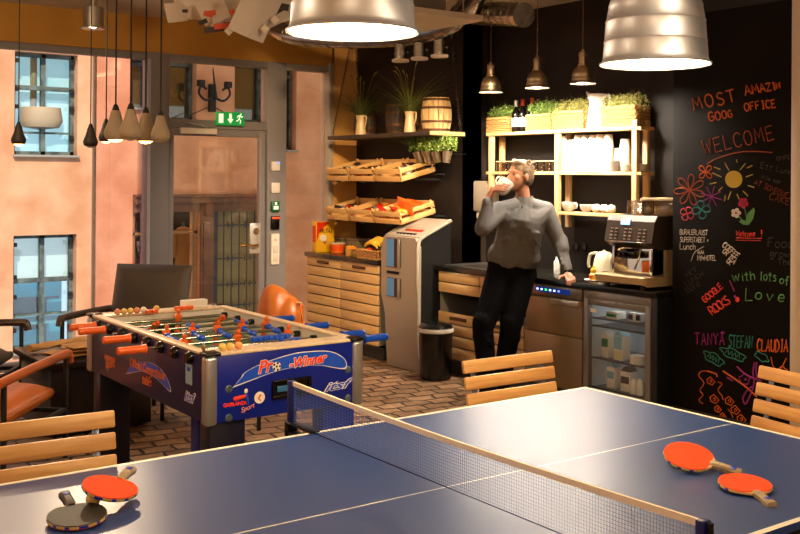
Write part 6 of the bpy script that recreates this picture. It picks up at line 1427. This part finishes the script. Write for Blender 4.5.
chalk(697.5, 254, 'AAAA', 3.5, c_wh, 0, .6, wide=.6, r=.0022); chalk(697.5, 260.5, 'Nth+HOTEL', 5, c_wh, .0, .6, wide=.6, r=.0022); line([(691, 261), (695, 252), (704, 246.5)], c_wh, .002)
chalk(722, 246, 'COFFEE', 5.5, c_wh, .72, .5, wide=.85, r=.0035); chalk(722, 252, 'OR TEA', 5, c_wh, .80, .4, wide=.8, r=.0035); chalk(726, 262, 'OK', 4.5, c_wh, .7, .4, wide=.8, r=.003)
chalk(777, 160.5, 'OMFE', 4, c_dim, -.12, 1, r=.003); chalk(760, 168, 'Ett Lunn', 6, c_dim, .22, 1, r=.0025); chalk(761, 178, 'Alla som', 4, c_dim, .3, .8, r=.0025); chalk(754, 184, 'AT SOMEONE', 5.5, c_dor, .42, .7, wide=.85, r=.003); chalk(769, 199, 'CAKE', 6.5, c_dor, .3, 1, r=.003)
chalk(768, 247, 'Food', 9, c_dim, .03, 1, r=.0025); chalk(770, 257, 'grow', 7, c_dim, .05, 1, r=.0025); chalk(778, 265, 'The', 6, c_dim, 0, 1, r=.0025)
chalk(687, 277, 'HEY', 5, c_dim, -.5, 1, r=.0022); chalk(687, 286, 'LUNCH', 5, c_dim, -.55, 1, r=.0022); chalk(688, 293, 'DONE', 5, c_dim, -.55, 1, r=.0022)
chalk(733, 282, 'w', 10.5, c_gn, -.15, r=.0038); chalk(741.5, 281, 'ith', 9, c_gn, -.1, 1, wide=.95, r=.0036); chalk(760, 280, 'lots', 9, c_gn, .06, 1, wide=.74, r=.0036); chalk(779.5, 283, 'of', 7.5, c_gn, .1, 1, r=.0036)
chalk(745.5, 300, 'L', 12.5, c_gn, .06, r=.004); chalk(755, 299, 'ove', 10.5, c_gn, .12, 2.2, wide=1.1, r=.004)
chalk(705.5, 303, 'GOOGLE', 6.2, c_rd, -.72, .5, wide=.9, r=.0048); chalk(713, 315.5, 'ROCKS', 9, c_rd, -.62, .3, 9, wide=.72, r=.005)
line([(729.5, 280.5), (732, 286), (734.5, 291.5)], c_mg, .0045, False); disc(737.5, 299.5, 2.0, 2.6, c_rd); disc(735, 296.5, 1.3, 1.5, c_mg)
chalk(695, 344.5, 'TANYA', 11.5, c_mg, 0, 1.2, wide=.58, r=.004); chalk(728.5, 347, 'STEFAN', 12, c_tl, .03, .9, wide=.42, r=.0036); chalk(757, 351, 'CLAUDIA', 12, c_or, .05, .9, wide=.47, r=.0042)
line([(722, 331.5), (723.5, 334)], c_mg, .004, False); line([(720.8, 333), (725, 332.4)], c_mg, .004, False)
def cloud(u, v, ru, rv, rot, m, fillm=True):
    pts = []
    for k in range(29):
        a = 2 * PI * k / 28; w = 1 + .13 * math.sin(5 * a + u); x, y = ru * w * math.cos(a), rv * w * math.sin(a); pts.append((u + x * math.cos(rot) - y * math.sin(rot), v + x * math.sin(rot) + y * math.cos(rot)))
    line(pts, m, .0036)
    if fillm: line([(u + x * math.cos(rot) - y * math.sin(rot), v + x * math.sin(rot) + y * math.cos(rot)) for x, y in [(-ru * .6 + ru * 1.2 * k / 8, rv * .5 * (-1) ** k) for k in range(9)]], m, .0026)
cloud(713.7, 358.5, 11, 4.6, .55, c_tl); cloud(733, 354.2, 13, 4.4, .4, c_tl); cloud(761.8, 357, 7.5, 3.5, .55, c_tl, False)
line([(771, 357), (773, 366), (777, 370)], c_or); line([(786.5, 358), (783, 365), (780, 370)], c_or); cloud(782, 372, 5, 5, 0, c_or, False)
line([(709, 371), (701, 371.5), (699, 376), (704, 383), (700, 390), (703, 395), (699, 400), (703, 404)], c_or, .003)
line([(707, 371), (716, 374), (717, 377)], c_or, .0055); 
for u, v, s, k in ((711, 381, 4, 'a'), (714.5, 399, 4.5, 'b'), (718, 409, 3.5, 'c'), (729.5, 401, 4.5, 'd'), (735.5, 410, 4.5, 'e'), (741.5, 419, 4.5, 'f'), (723, 416, 3, 'g')):
    line([(u - s, v - s * .4), (u - s * .1, v - s), (u + s, v + s * .2), (u + s * .3, v + s), (u - s * .8, v + s * .5), (u - s, v - s * .4)], c_or, .0036, False); line([(u - s * .3, v), (u, v - s * .3), (u + s * .3, v + s * .2), (u - s * .2, v + s * .3)], c_or, .0028)
line([(718, 382), (722, 384), (718, 390), (722, 396), (723, 400)], c_or, .003); line([(728, 409), (731, 413), (733, 418)], c_or, .003)
line([(723, 371), (735, 379), (746, 387), (757, 397)], c_or, .006)
line([(737, 366.5), (745, 374), (755, 379), (762, 381)], c_mg, .006); line([(755, 362), (753, 372), (754, 384), (749, 398), (745, 404), (743, 398), (747, 391), (753, 386)], c_mg, .0055); line([(757, 362), (756, 370), (757, 380)], c_mg, .0055); cloud(744.5, 379.5, 5, 5, 0, c_mg, False); disc(745.5, 379.5, 1.4, 1.2, c_mg); line([(727, 377.5), (733, 381)], c_mg, .006)
